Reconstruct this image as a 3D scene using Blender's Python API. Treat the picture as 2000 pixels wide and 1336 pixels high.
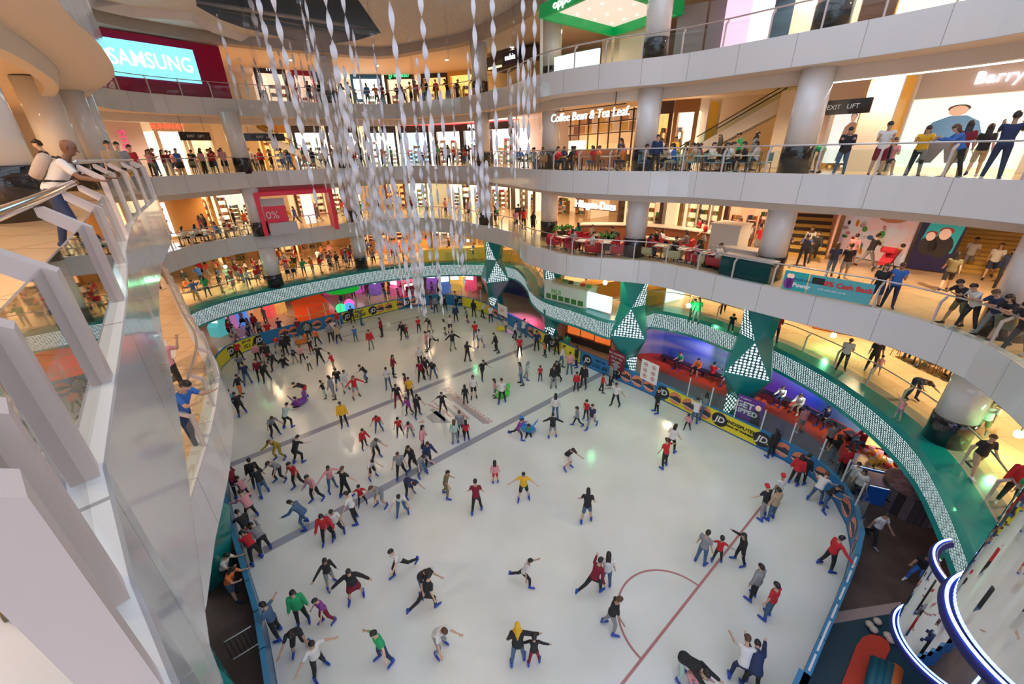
import bpy, bmesh, math, random
from math import sin, cos, pi, radians, sqrt, atan2, hypot
from mathutils import Vector, Matrix
R = random.Random(7)
C = bpy.context.scene.collection
S = bpy.context.scene
for o in list(bpy.data.objects): bpy.data.objects.remove(o)
# ---------------- camera, world, light ----------------
F, TH, PH, H = 793., radians(25.2), radians(-1.25), 14.3
FWD = Vector((0, cos(TH), -sin(TH))); RT0 = Vector((1, 0, 0)); UP0 = RT0.cross(FWD)
RT = cos(PH)*RT0 + sin(PH)*UP0; UP = -sin(PH)*RT0 + cos(PH)*UP0
EYE = Vector((0, 0, H))
cd = bpy.data.cameras.new('camera'); cam = bpy.data.objects.new('camera', cd); C.objects.link(cam)
cd.sensor_width = 36; cd.lens = 36*F/2000; cd.clip_start = .05; cd.clip_end = 400
m3 = Matrix((RT, UP, -FWD)).transposed(); cam.matrix_world = Matrix.Translation(EYE) @ m3.to_4x4()
S.camera = cam
w = bpy.data.worlds.new('world'); S.world = w; w.use_nodes = True
wb = w.node_tree.nodes['Background']; wb.inputs[0].default_value = (.74, .83, 1, 1); wb.inputs[1].default_value = 1.85
S.view_settings.view_transform = 'Standard'; S.view_settings.look = 'None'
S.view_settings.exposure = 0.0; S.view_settings.gamma = 1; S.view_settings.use_curve_mapping = False
S.cycles.use_denoising = True; S.cycles.use_adaptive_sampling = True; S.cycles.adaptive_threshold = .04; S.cycles.max_bounces = 6; S.cycles.diffuse_bounces = 3; S.cycles.glossy_bounces = 3
S.cycles.transmission_bounces = 4; S.cycles.transparent_max_bounces = 24; S.cycles.sample_clamp_indirect = 4
S.cycles.caustics_reflective = False; S.cycles.caustics_refractive = False
def lamp(kind, loc, power, col, size=.3, rot=None, name='lamp', spot=None):
    d = bpy.data.lights.new(name, kind); d.energy = power; d.color = col
    if kind == 'AREA': d.size = size
    else: d.shadow_soft_size = size
    if spot: d.spot_size = spot; d.spot_blend = .6
    o = bpy.data.objects.new(name, d); C.objects.link(o); o.location = loc
    if rot: o.rotation_euler = rot
    return o
def ray(x, y): return (x-1000)/F*RT - (y-668)/F*UP + FWD
def at(x, y, z):                      # the point of a floor or a storey at height z seen at a pixel of the photograph
    d = ray(x, y); return EYE + d*((z-H)/d.z)
def px(p):
    v = Vector(p)-EYE; k = v.dot(FWD); return (1000+F*v.dot(RT)/k, 668-F*v.dot(UP)/k) if k > 0 else (-9999, 0)
# ---------------- materials ----------------
MATS = {}
def mat(name, col, rough=.5, metal=0., emit=0., ecol=None, coat=0., alpha=1., spec=.5):
    if name in MATS: return MATS[name]
    m = bpy.data.materials.new(name); m.use_nodes = True; b = m.node_tree.nodes['Principled BSDF']
    b.inputs['Base Color'].default_value = (*col, 1); b.inputs['Roughness'].default_value = rough
    b.inputs['Metallic'].default_value = metal; b.inputs['Specular IOR Level'].default_value = spec
    if emit: b.inputs['Emission Color'].default_value = (*(ecol or col), 1); b.inputs['Emission Strength'].default_value = emit
    if coat: b.inputs['Coat Weight'].default_value = coat; b.inputs['Coat Roughness'].default_value = .05
    if alpha < 1: b.inputs['Alpha'].default_value = alpha
    m.diffuse_color = (*col, 1); MATS[name] = m; return m
def nodes(m): return m.node_tree.nodes, m.node_tree.links, m.node_tree.nodes['Principled BSDF']
def glass(name, tint=(.9, .95, .93), refl=1., const=0.):
    if name in MATS: return MATS[name]
    m = bpy.data.materials.new(name); m.use_nodes = True; n = m.node_tree.nodes; l = m.node_tree.links; n.clear()
    o = n.new('ShaderNodeOutputMaterial'); mx = n.new('ShaderNodeMixShader'); t = n.new('ShaderNodeBsdfTransparent'); g = n.new('ShaderNodeBsdfGlossy')
    t.inputs[0].default_value = (*tint, 1); g.inputs['Roughness'].default_value = .02
    f = n.new('ShaderNodeFresnel'); f.inputs[0].default_value = 1.5; mu = n.new('ShaderNodeMath'); mu.operation = 'MULTIPLY'; mu.inputs[1].default_value = refl; mu.use_clamp = True
    ge = n.new('ShaderNodeNewGeometry'); iv = n.new('ShaderNodeMath'); iv.operation = 'SUBTRACT'; iv.inputs[0].default_value = 1; l.new(ge.outputs['Backfacing'], iv.inputs[1]); fm = n.new('ShaderNodeMath'); fm.operation = 'MULTIPLY'; l.new(f.outputs[0], fm.inputs[0]); l.new(iv.outputs[0], fm.inputs[1])
    if const: fm.operation = 'MULTIPLY_ADD'; fm.inputs[2].default_value = const
    l.new(fm.outputs[0], mu.inputs[0]); l.new(mu.outputs[0], mx.inputs[0]); l.new(t.outputs[0], mx.inputs[1]); l.new(g.outputs[0], mx.inputs[2]); l.new(mx.outputs[0], o.inputs[0])
    MATS[name] = m; return m
def noise_mix(m, c1, c2, scale=5., detail=2., lo=.4, hi=.6, sock='Base Color', coord='Object', stretch=None):
    n, l, b = nodes(m); tc = n.new('ShaderNodeTexCoord'); nz = n.new('ShaderNodeTexNoise'); r = n.new('ShaderNodeValToRGB')
    nz.inputs['Scale'].default_value = scale; nz.inputs['Detail'].default_value = detail
    src = tc.outputs[coord]
    if stretch: mp = n.new('ShaderNodeMapping'); mp.inputs['Scale'].default_value = stretch; l.new(src, mp.inputs[0]); src = mp.outputs[0]
    l.new(src, nz.inputs['Vector']); l.new(nz.outputs['Fac'], r.inputs[0])
    r.color_ramp.elements[0].position = lo; r.color_ramp.elements[1].position = hi
    r.color_ramp.elements[0].color = (*c1, 1); r.color_ramp.elements[1].color = (*c2, 1); l.new(r.outputs[0], b.inputs[sock]); return r
def tiles(m, c1, c2, mortar, w_=.6, h_=.6, coord='Object', off=0., msize=.012, bias=0., rot=0):
    n, l, b = nodes(m); tc = n.new('ShaderNodeTexCoord'); mp = n.new('ShaderNodeMapping'); br = n.new('ShaderNodeTexBrick')
    mp.inputs['Rotation'].default_value = (0, 0, rot)
    br.inputs['Color1'].default_value = (*c1, 1); br.inputs['Color2'].default_value = (*c2, 1); br.inputs['Mortar'].default_value = (*mortar, 1)
    br.inputs['Scale'].default_value = 1; br.inputs['Brick Width'].default_value = w_; br.inputs['Row Height'].default_value = h_
    br.inputs['Mortar Size'].default_value = msize; br.offset = off; br.inputs['Bias'].default_value = bias
    l.new(tc.outputs[coord], mp.inputs[0]); l.new(mp.outputs[0], br.inputs['Vector']); l.new(br.outputs['Color'], b.inputs['Base Color']); return br
M_fasc = mat('fascia_panel', (.72, .71, .70), .16, coat=.4); tiles(M_fasc, (.74, .73, .71), (.71, .70, .69), (.36, .35, .35), 2.1, 40, 'UV', 0, .012)
M_soff = mat('soffit', (.74, .66, .58), .5)
M_ceil = mat('ceiling_warm', (.86, .74, .62), .6)
M_steel = mat('brushed_steel', (.62, .61, .63), .28, .9)
M_post = mat('post_paint', (.62, .52, .49), .35)
M_chrome = mat('chrome', (.8, .8, .82), .1, 1.)
M_black = mat('black_stone', (.015, .015, .02), .08, coat=.5)
M_dark = mat('dark_metal', (.05, .05, .055), .4)
M_white = mat('white_paint', (.8, .8, .8), .4)
M_glass = glass('rail_glass'); M_glassn = glass('rail_glass_near', (.8, .83, .8), 2.2)
M_col = mat('column_white', (.83, .82, .82), .12, coat=.5)
M_tile = mat('promenade_tile', (.8, .6, .4), .14); tiles(M_tile, (.78, .54, .32), (.71, .48, .28), (.42, .28, .17), 1.2, 1.2, off=0)
M_tileg = mat('speckled_tile', (.6, .5, .42), .3); noise_mix(M_tileg, (.36, .28, .24), (.78, .68, .60), 14, 3, .42, .58)
M_teal = mat('teal_panel', (0., .20, .20), .25, coat=.3); M_teal.node_tree.nodes['Principled BSDF'].inputs['Base Color'].default_value = (.005, .22, .215, 1)
def dots(name, scale, base, thr=.30, power=2.2):
    m = mat(name, base, .4); n, l, b = nodes(m); tc = n.new('ShaderNodeTexCoord'); v = n.new('ShaderNodeTexVoronoi'); v.inputs['Scale'].default_value = scale; v.inputs['Randomness'].default_value = .18
    mp = n.new('ShaderNodeMapping'); mp.inputs['Scale'].default_value = (1, 1.25, 1)
    mt = n.new('ShaderNodeMath'); mt.operation = 'LESS_THAN'; mt.inputs[1].default_value = thr
    l.new(tc.outputs['UV'], mp.inputs[0]); l.new(mp.outputs[0], v.inputs['Vector']); l.new(v.outputs['Distance'], mt.inputs[0])
    mu = n.new('ShaderNodeMath'); mu.operation = 'MULTIPLY'; mu.inputs[1].default_value = power; l.new(mt.outputs[0], mu.inputs[0])
    b.inputs['Emission Color'].default_value = (.78, .93, .93, 1); l.new(mu.outputs[0], b.inputs['Emission Strength']); return m
M_band = dots('perforated_light_band', 7.5, (.01, .13, .14), .36, .95)
M_tri = dots('perforated_light_triangle', 5.2, (.01, .10, .11), .38, 1.3)
# ---------------- geometry helpers ----------------
class MB:
    def __init__(s): s.v = []; s.f = []; s.m = []; s.u = []
    def add(s, vs, fs, mi=0, uv=None):
        n = len(s.v); s.v += [tuple(v) for v in vs]
        for k, f in enumerate(fs): s.f.append([i+n for i in f]); s.m.append(mi); s.u.append(uv[k] if uv else None)
        return s
    def box(s, c, d, mi=0, rz=0, M=None):
        X = [(-.5, -.5), (.5, -.5), (.5, .5), (-.5, .5)]; vs = []
        for z in (-.5, .5):
            for x, y in X: vs.append(Vector((x*d[0], y*d[1], z*d[2])))
        T = Matrix.Translation(c) @ (M if M else Matrix.Rotation(rz, 4, 'Z')); vs = [T @ v for v in vs]
        return s.add(vs, [(3, 2, 1, 0), (4, 5, 6, 7), (0, 1, 5, 4), (1, 2, 6, 5), (2, 3, 7, 6), (3, 0, 4, 7)], mi)
    def rings(s, rs, mi=0, cap=True, closed=True):
        n = len(rs[0]); vs = [p for r in rs for p in r]; fs = []
        for k in range(len(rs)-1):
            for i in range(n if closed else n-1): j = (i+1) % n; fs.append((k*n+i, k*n+j, (k+1)*n+j, (k+1)*n+i))
        if cap: fs.append(tuple(range(n))[::-1]); fs.append(tuple((len(rs)-1)*n+i for i in range(n)))
        return s.add(vs, fs, mi)
    def lathe(s, c, prof, n=24, mi=0, sx=1, sy=1):
        return s.rings([[(c[0]+r*cos(2*pi*i/n)*sx, c[1]+r*sin(2*pi*i/n)*sy, c[2]+z) for i in range(n)] for r, z in prof], mi)
    def tube(s, pts, r, n=8, mi=0):
        pts = [Vector(p) for p in pts]; rs = []; rr = r if isinstance(r, (list, tuple)) else [r]*len(pts); prev = None
        for i, p in enumerate(pts):
            t = (pts[min(i+1, len(pts)-1)]-pts[max(i-1, 0)]).normalized()
            a = t.cross(Vector((0, 0, 1))) if prev is None else prev - t*prev.dot(t)
            if a.length < 1e-4: a = t.cross(Vector((1, 0, 0)))
            a.normalize(); prev = a; b = t.cross(a)
            rs.append([p+(a*cos(2*pi*k/n)+b*sin(2*pi*k/n))*rr[i] for k in range(n)])
        return s.rings(rs, mi)
    def poly(s, pts, z0, z1, mi=0):
        n = len(pts); vs = [(p[0], p[1], z0) for p in pts]+[(p[0], p[1], z1) for p in pts]
        return s.add(vs, [tuple(range(n))[::-1], tuple(range(n, 2*n))]+[(i, (i+1) % n, (i+1) % n+n, i+n) for i in range(n)], mi)
    def build(s, name, mats, parent=None, smooth=False, loc=None, **kw):
        me = bpy.data.meshes.new(name); me.from_pydata([tuple(v) for v in s.v], [], s.f)
        for m in (mats if isinstance(mats, (list, tuple)) else [mats]): me.materials.append(m)
        me.polygons.foreach_set('material_index', s.m)
        if any(u for u in s.u):
            uv = me.uv_layers.new(name='uv')
            for p, u in zip(me.polygons, s.u):
                if u:
                    for li, c in zip(p.loop_indices, u): uv.data[li].uv = c
        if smooth: me.polygons.foreach_set('use_smooth', [True]*len(me.polygons))
        me.update(); return link(name, me, parent, loc, **kw)
def link(name, me, parent=None, loc=None, rot=None, **kw):
    o = bpy.data.objects.new(name, me); C.objects.link(o)
    if parent: o.parent = parent
    if loc is not None: o.location = loc
    if rot is not None: o.rotation_euler = rot
    tag(o, **kw); return o
def tag(o, label=None, cat=None, group=None, kind=None):
    if label: o['label'] = label
    if cat: o['category'] = cat
    if group: o['group'] = group
    if kind: o['kind'] = kind
    return o
def thing(name, label, cat, loc=(0, 0, 0), rz=0, group=None):
    o = bpy.data.objects.new(name, None); C.objects.link(o); o.location = loc; o.rotation_euler = (0, 0, rz); o.empty_display_size = .2
    return tag(o, label, cat, group)
def dup(root, loc, rz=None, label=None, group=None, scale=None):
    r = root.copy(); C.objects.link(r); r.location = loc
    if rz is not None: r.rotation_euler = (0, 0, rz)
    if scale: r.scale = (scale,)*3
    if label: r['label'] = label
    if group: r['group'] = group
    for ch in list(root.children):
        c = ch.copy(); C.objects.link(c); c.parent = r
        for g in ch.children: d = g.copy(); C.objects.link(d); d.parent = c
    return r
_TX = {}
def text(s, size, m, parent, loc, rot, name='lettering', ext=.02, align='CENTER', sx=1., bold=0., shear=0.):
    k = (s, size, m.name, ext, align, bold, shear)
    if k not in _TX:
        cu = bpy.data.curves.new(name, 'FONT'); cu.body = s; cu.size = size; cu.extrude = ext; cu.align_x = align; cu.align_y = 'CENTER'; cu.offset = bold; cu.shear = shear; cu.resolution_u = 3
        cu.materials.append(m); o = bpy.data.objects.new(name, cu); me = bpy.data.meshes.new_from_object(o); bpy.data.objects.remove(o); bpy.data.curves.remove(cu)
        if not me.materials: me.materials.append(m)
        _TX[k] = me
    o = link(name, _TX[k], parent, loc, rot); o.scale = (sx, 1, 1); return o
def smoothc(pts, step=.7):
    P = [Vector(p) for p in pts]; out = []
    for i in range(len(P)-1):
        a, b, c, d = P[max(i-1, 0)], P[i], P[i+1], P[min(i+2, len(P)-1)]
        n = max(1, int((c-b).length/step))
        for k in range(n):
            t = k/n; out.append(.5*((2*b)+(c-a)*t+(2*a-5*b+4*c-d)*t*t+(3*b-a-3*c+d)*t**3))
    out.append(P[-1]); return out
def offs(cv, d):
    out = []
    for i, p in enumerate(cv):
        t = (cv[min(i+1, len(cv)-1)]-cv[max(i-1, 0)]).normalized(); out.append(p+Vector((t.y, -t.x))*d)
    return out
def offc(cv, d):
    out = []
    for p in offs(cv, d):
        if min((p-q).length for q in cv) > d*.97 and (not out or (p-out[-1]).length > .25): out.append(p)
    return out
def arcs(cv):
    s = [0.]
    for i in range(1, len(cv)): s.append(s[-1]+(cv[i]-cv[i-1]).length)
    return s
def along(cv, s, sl=None):
    sl = sl or arcs(cv); s = max(0, min(s, sl[-1]-1e-6))
    i = max(j for j in range(len(sl)-1) if sl[j] <= s); t = (s-sl[i])/(sl[i+1]-sl[i]); d = (cv[i+1]-cv[i]).normalized()
    return cv[i].lerp(cv[i+1], t), d
def strip(mb, A, za, B, zb, mi=0, flip=False):
    """a band between curve A at height za and curve B at height zb, with uv in metres"""
    n = len(A); sl = arcs(A); w_ = (Vector((*A[0], za))-Vector((*B[0], zb))).length
    vs = [(p.x, p.y, za) for p in A]+[(p.x, p.y, zb) for p in B]
    fs = []; uv = []
    for i in range(n-1):
        f = (i, i+1, n+i+1, n+i); u = [(sl[i], 0), (sl[i+1], 0), (sl[i+1], w_), (sl[i], w_)]
        if flip: f = f[::-1]; u = u[::-1]
        fs.append(f); uv.append(u)
    mb.add(vs, fs, mi, uv); return mb
# ---------------- plan curves of the atrium void ----------------
L4P = [(11, 4), (13.2, 7), (14.3, 9.5), (14.8, 11.8), (14.2, 14.3), (12.8, 16.5), (10.5, 19.2), (8.0, 21.9), (4.8, 23.8), (1.9, 26.6), (.2, 30.6), (-1.9, 34), (-3.6, 36.2), (-6.9, 38.2), (-10.5, 39.8), (-15.2, 37.4), (-18.9, 35.0), (-21.6, 32.3), (-23.2, 29.6), (-23, 26.8), (-19.6, 22.4), (-14.2, 17.5), (-10.8, 13.3), (-8.6, 10), (-5.3, 5.8), (-4.2, 4.45), (-3.2, 3), (-2.6, 1.7), (-2.3, .3), (-2.2, -1)]
L3P = [(11, 4), (13.2, 7), (14.3, 9.5), (14.4, 11.6), (13.2, 14.6), (10.6, 17.6), (8.4, 20.2), (5.9, 21.7), (2.4, 24.8), (.3, 29.6), (-1.9, 34), (-5.6, 37.4), (-9.4, 39.6), (-14.2, 36.5), (-18.6, 34), (-20.6, 31), (-21.7, 28.2), (-21.6, 25.6), (-15.3, 18.2), (-10.8, 13.3), (-7.4, 8.5), (-5.3, 5.75), (-4.2, 4.45), (-3.1, 3.15), (-2.05, 1.85), (-1.5, 1.17), (-1.02, .72), (-.75, .5), (-.3, .15), (.6, -.45), (2, -1.4)]
L2P = [(11, 4.6), (12.4, 6.8), (13.7, 9.1), (14.5, 11.2), (14.3, 12.8), (13.6, 14.4), (12.2, 16), (10.5, 18.2), (9.2, 20.1), (7.7, 21.8), (5.9, 22.6), (3.5, 23.7), (1.7, 26.1), (.8, 28), (.2, 31.6), (-3.4, 36.6), (-6.2, 39.5), (-9.7, 40.5), (-14, 38.7), (-17, 35.8), (-20.4, 33.1), (-22.2, 30.3), (-22.6, 27.6), (-21.8, 25), (-15.6, 18.4), (-11.1, 13.3), (-8.9, 10.9), (-7.9, 9.4), (-6.8, 7.4), (-6, 5.7), (-5.3, 4.4), (-4.6, 2.5), (-4.1, 0)]
L1P = [(10.5, 5), (12.5, 7.9), (13.5, 9.5), (14.4, 11.2), (14.9, 12.9), (15.1, 14.8), (15, 17), (14.3, 19.8), (13.2, 21.8), (11.7, 24.2), (9.7, 25.7), (8.6, 24.9), (7.5, 23.9), (6.2, 24.1), (4.5, 26.1), (2.4, 28.4), (1.4, 31.5), (1.2, 34.5), (.3, 38), (-1.6, 39.2), (-3.7, 39.8), (-6.4, 40), (-9, 39.6), (-13.4, 38), (-17.2, 35.2), (-20.7, 32), (-22.5, 29.4), (-22.9, 26.8), (-21.6, 23.8), (-16.6, 17.6), (-12, 12.6), (-10, 9.6), (-8.5, 6.4), (-7.6, 3.5), (-7, 0)]
L4, L3, L2, L1 = [smoothc(p, .8) for p in (L4P, L3P, L2P, L1P)]
FL = {0: 0., 1: 4.3, 2: 8.55, 3: 13.15, 4: 17.97}
CV = {1: L1, 2: L2, 3: L3, 4: L4}
def around(name, cv, z, m, out=None):
    cv = [p for p in cv if p.y > 2]; a, b = cv[0], cv[-1]
    hole = [Vector((p.x, p.y, z)) for p in cv]+[Vector((b.x, -14, z)), Vector((a.x, -14, z))]
    o = [Vector((x, y, z)) for x, y in ((55, -15), (55, 75), (-60, 75), (-60, -15))]
    structure(name, MB().add(o+hole, tess([o, hole])), m)
from mathutils.geometry import tessellate_polygon as tess
def structure(name, mb, m, **k): o = mb.build(name, m, **k); o['kind'] = 'structure'; return o
def outd(lv):
    return {1: 14., 2: 9.5, 3: 9.0, 4: 9.0}[lv]
M_taupe = mat('bulkhead_taupe', (.42, .36, .32), .5)
for lv, ztop, zbot in ((4, 18.1, 17.0), (3, 13.28, 12.15), (2, 8.67, 7.4)):
    cv = CV[lv]; mb = MB()
    strip(mb, cv, zbot, cv, ztop); strip(mb, cv, ztop, offs(cv, .3), ztop); strip(mb, offs(cv, .3), ztop, offs(cv, .3), FL[lv])
    structure('trim_%d' % lv, mb, M_fasc, label='white panelled balcony fascia around the atrium')
    mb = MB(); strip(mb, cv, zbot, offs(cv, 1.4), zbot, flip=True)
    d = .45 if lv > 2 else .12
    strip(mb, offs(cv, 1.4), zbot+.02, offs(cv, 1.55), zbot-d); strip(mb, offs(cv, 1.55), zbot-d, offs(cv, 1.9), zbot-d); strip(mb, offs(cv, 1.9), zbot-d, offs(cv, 1.9), zbot+.3)
    structure('trim_%d' % (lv+10), mb, M_soff)
    around('ceiling', offs(cv, 1.8), zbot+.25, M_ceil)
    around('floor', offs(cv, .28), FL[lv], M_tile)
# first storey: teal ledge, perforated light band
mb = MB(); e1 = L1
strip(mb, e1, 4.12, offs(e1, .12), 4.32); strip(mb, offs(e1, .12), 4.32, offs(e1, .95), 4.33); structure('trim_1', mb, M_teal)
kb_ = max(i for i, p in enumerate(e1) if p.y > 15 or p.x > 0)+1; mb = MB(); strip(mb, offs(e1, .28)[:kb_], 3.05, e1[:kb_], 4.12); structure('trim_2', mb, M_band); mb = MB(); strip(mb, offs(e1, .28)[kb_-1:], 3.05, e1[kb_-1:], 4.12); structure('trim_4', mb, M_teal)
mb = MB(); strip(mb, offs(e1, .28), 3.05, offs(e1, .2), 2.9); strip(mb, offs(e1, .2), 2.9, offs(e1, 1.2), 3.1); structure('trim_3', mb, M_teal)
mb = MB(); strip(mb, offs(e1, .94), 4.3, offs(e1, 1.5), 4.3); structure('floor', mb, mat('grey_stone', (.32, .28, .25), .2))
around('floor', offs(e1, 1.5), 4.3, M_tile)
around('ceiling', offs(e1, 1.1), 3.3, mat('ceiling_dark', (.16, .13, .13), .6))
# topmost ceiling over the fourth floor walk and the bulkhead of the roof
around('ceiling', offs(L4, .9), 21.45, M_ceil)
mb = MB(); strip(mb, offs(L4, .2), 21.5, offs(L4, .2), 22.9); strip(mb, offs(L4, .2), 21.5, offs(L4, .9), 21.44, flip=True); structure('trim_20', mb, M_taupe)
# ground
M_ice = mat('ice', (.80, .82, .78), .09, coat=.0)
noise_mix(M_ice, (.74, .76, .69), (.84, .86, .83), .35, 4, .3, .7)
_n, _l, _b = nodes(M_ice); _nz = _n.new('ShaderNodeTexNoise'); _nz.inputs['Scale'].default_value = 2.2; _nz.inputs['Detail'].default_value = 6
_mr = _n.new('ShaderNodeMapRange'); _mr.inputs[3].default_value = .07; _mr.inputs[4].default_value = .26; _l.new(_nz.outputs[0], _mr.inputs[0]); _l.new(_mr.outputs[0], _b.inputs['Roughness'])
M_brown = mat('rubber_floor', (.10, .065, .05), .5); noise_mix(M_brown, (.085, .055, .042), (.13, .085, .065), .8)
AX = Vector((-.632, .775)); BX = Vector((.775, .632))       # long and short direction of the rink
RK = [(7.9, 6.2), (12.2, 9.9), (13.5, 11.5), (14.1, 13.3), (13.9, 14.9), (12.8, 16.6), (10.9, 19.1), (8.9, 21.8), (6.8, 24.2), (4.7, 26.6), (2.3, 30), (0, 33.6), (-1.8, 36), (-3.8, 38.3), (-6, 39.6), (-8.2, 39.8), (-10.8, 38.9), (-13, 37.3), (-16.1, 34.8), (-18.9, 32.4), (-21, 30.4), (-22, 28), (-20.6, 24.6), (-17.2, 19.6), (-14, 15.2), (-12.3, 12.9), (-9.7, 9.8), (-8.4, 8.3), (-7.1, 6.5), (-5, 3.6), (-2.9, 1), (-1, -.8), (1, .4), (4.4, 3.2)]
RKs = smoothc([RK[-1]]+RK+[RK[0]], .7)[1:]
n_ = len(RKs)
structure('floor', MB().add([(-90, -40, -.02), (90, -40, -.02), (90, 110, -.02), (-90, 110, -.02)], [(0, 1, 2, 3)]), M_tile)
structure('floor', MB().add([(p[0], p[1], .0) for p in [(2, -8), (17, 2), (22, 10), (19, 15), (12, 13), (-2, 0), (-16, 18), (-22, 20), (-12, 2)]], [tuple(range(9))]), M_brown)
mb = MB(); mb.add([(p.x, p.y, .03) for p in RKs], [tuple(range(n_))]); o = mb.build('ice_sheet', M_ice, label='pale ice sheet of the skating rink', cat='ice rink'); ICE = o
def stripe(name, a, b, wd, m, z=.036, par=None):
    a = Vector(a[:2]); b = Vector(b[:2]); t = (b-a).normalized(); nn = Vector((t.y, -t.x))*wd/2
    return MB().add([(*(a+nn), z), (*(b+nn), z), (*(b-nn), z), (*(a-nn), z)], [(0, 1, 2, 3)]).build(name, m, par or ICE)
M_line = mat('blue_grey_line', (.34, .36, .42), .15); M_red = mat('goal_line_red', (.50, .22, .22), .15); M_lgrey = mat('thin_line', (.50, .44, .40), .15)
stripe('ice_line', at(448, 910, 0), at(1044, 673, 0), .42, M_line); stripe('ice_line', at(515, 1077, 0), at(1176, 730, 0), .42, M_line)
stripe('goal_line', at(1200, 1356, 0), at(1487, 990, 0), .085, M_red); stripe('goal_line', at(650, 664, 0), at(862, 607, 0), .12, M_lgrey)
gc = at(1313, 1212, 0); gc = Vector((gc.x, gc.y)); gr = 1.78
def crease(c, r, a0, a1, m, wd=.07, name='goal_crease'):
    A = [c+Vector((cos(a0+(a1-a0)*i/40), sin(a0+(a1-a0)*i/40)))*(r-wd/2) for i in range(41)]; B = [c+Vector((cos(a0+(a1-a0)*i/40), sin(a0+(a1-a0)*i/40)))*(r+wd/2) for i in range(41)]
    mb = MB(); strip(mb, A, .037, B, .037); return mb.build(name, m, ICE)
ga = atan2(BX.y, BX.x); crease(gc, gr, ga, ga+pi, M_red)
g2 = at(705, 650, 0); crease(Vector((g2.x, g2.y)), 1.9, ga-pi, ga, M_lgrey)
# outer walls per storey
M_wall = mat('shop_wall', (.72, .58, .44), .6)
for lv, z0, z1 in ((1, 4.3, 8.0), (2, 8.5, 12.6), (3, 13.1, 17.4), (4, 17.9, 21.6)):
    o_ = offc(CV[lv], outd(lv)+3.5); mb = MB(); strip(mb, o_, z0, o_, z1); structure('wall_level_%d' % lv, mb, M_wall)
o_ = offc(L1, 16); mb = MB(); strip(mb, o_, 0, o_, 3.4); structure('wall_ground', mb, mat('wall_ground', (.25, .16, .2), .6))
# roof: fabric canopy over the far half, dark steel roof above its opening, unseen near half left open to let sky light in
M_fab = mat('canopy_fabric', (.74, .70, .66), .7); noise_mix(M_fab, (.70, .64, .58), (.78, .74, .71), 1.6, 2, .3, .7, stretch=(6, .6, 1))
# ---------------- columns ----------------
COLS = [(15.9, 11.9), (12.3, 18.9), (7.3, 23.9), (2.9, 30.6), (-2.0, 36), (-14.6, 39.4), (-19.9, 33.4)]
def column(x, y, z0, z1, r, lv, where):
    t = thing('column', 'round white column with black base, %s' % where, 'column', (x, y, z0))
    MB().lathe((0, 0, 0), [(r+.02, 0), (r+.02, 1.05), (r, 1.08)], 32).build('column_base', M_black if lv > 1 or 1 else M_black, t, True)
    MB().lathe((0, 0, 0), [(r-.01, 1.06), (r-.01, z1-z0)], 32).build('column_shaft', M_col, t, True); return t
WN = ['beside the curving right gallery', 'right of the long rail banners', 'at the bend of the right balcony', 'in front of the far right shops', 'behind the hanging ribbons', 'left of the centre shops', 'at the far left bend']
for i, (x, y) in enumerate(COLS):
    for lv, z1, nm in ((1, 7.55, 'first'), (2, 12.3, 'second'), (3, 17.2, 'third'), (4, 21.5, 'top')):
        if lv == 1 and i in (1, 2, 3, 4) or lv == 4 and i == 6: continue
        column(x, y, FL[lv], z1, .6, lv, '%s gallery, %s' % (nm, WN[i]))
for i, (p, r) in enumerate((((60, 432, 13.15), .62),)):
    q = at(*p); column(q.x-.45, q.y+.25, 13.15, 17.2, r, 3, 'nearest one behind the person with backpack')
for p, r, wh in (((71, 176, 16.8), .62, 'third gallery, wide one behind the bald person'), ((137, 188, 16.8), .5, 'third gallery, slimmer one beyond the backpack'), ((160, 200, 16.8), .5, 'third gallery, last of the left row')):
    q = at(*p); column(q.x, q.y, 13.15, 17.2, r, 3, wh)
# ---------------- railings
def s_of(cv, xy):
    sl = arcs(cv); return sl[min(range(len(cv)), key=lambda i: (cv[i]-Vector(xy)).length)]
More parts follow.
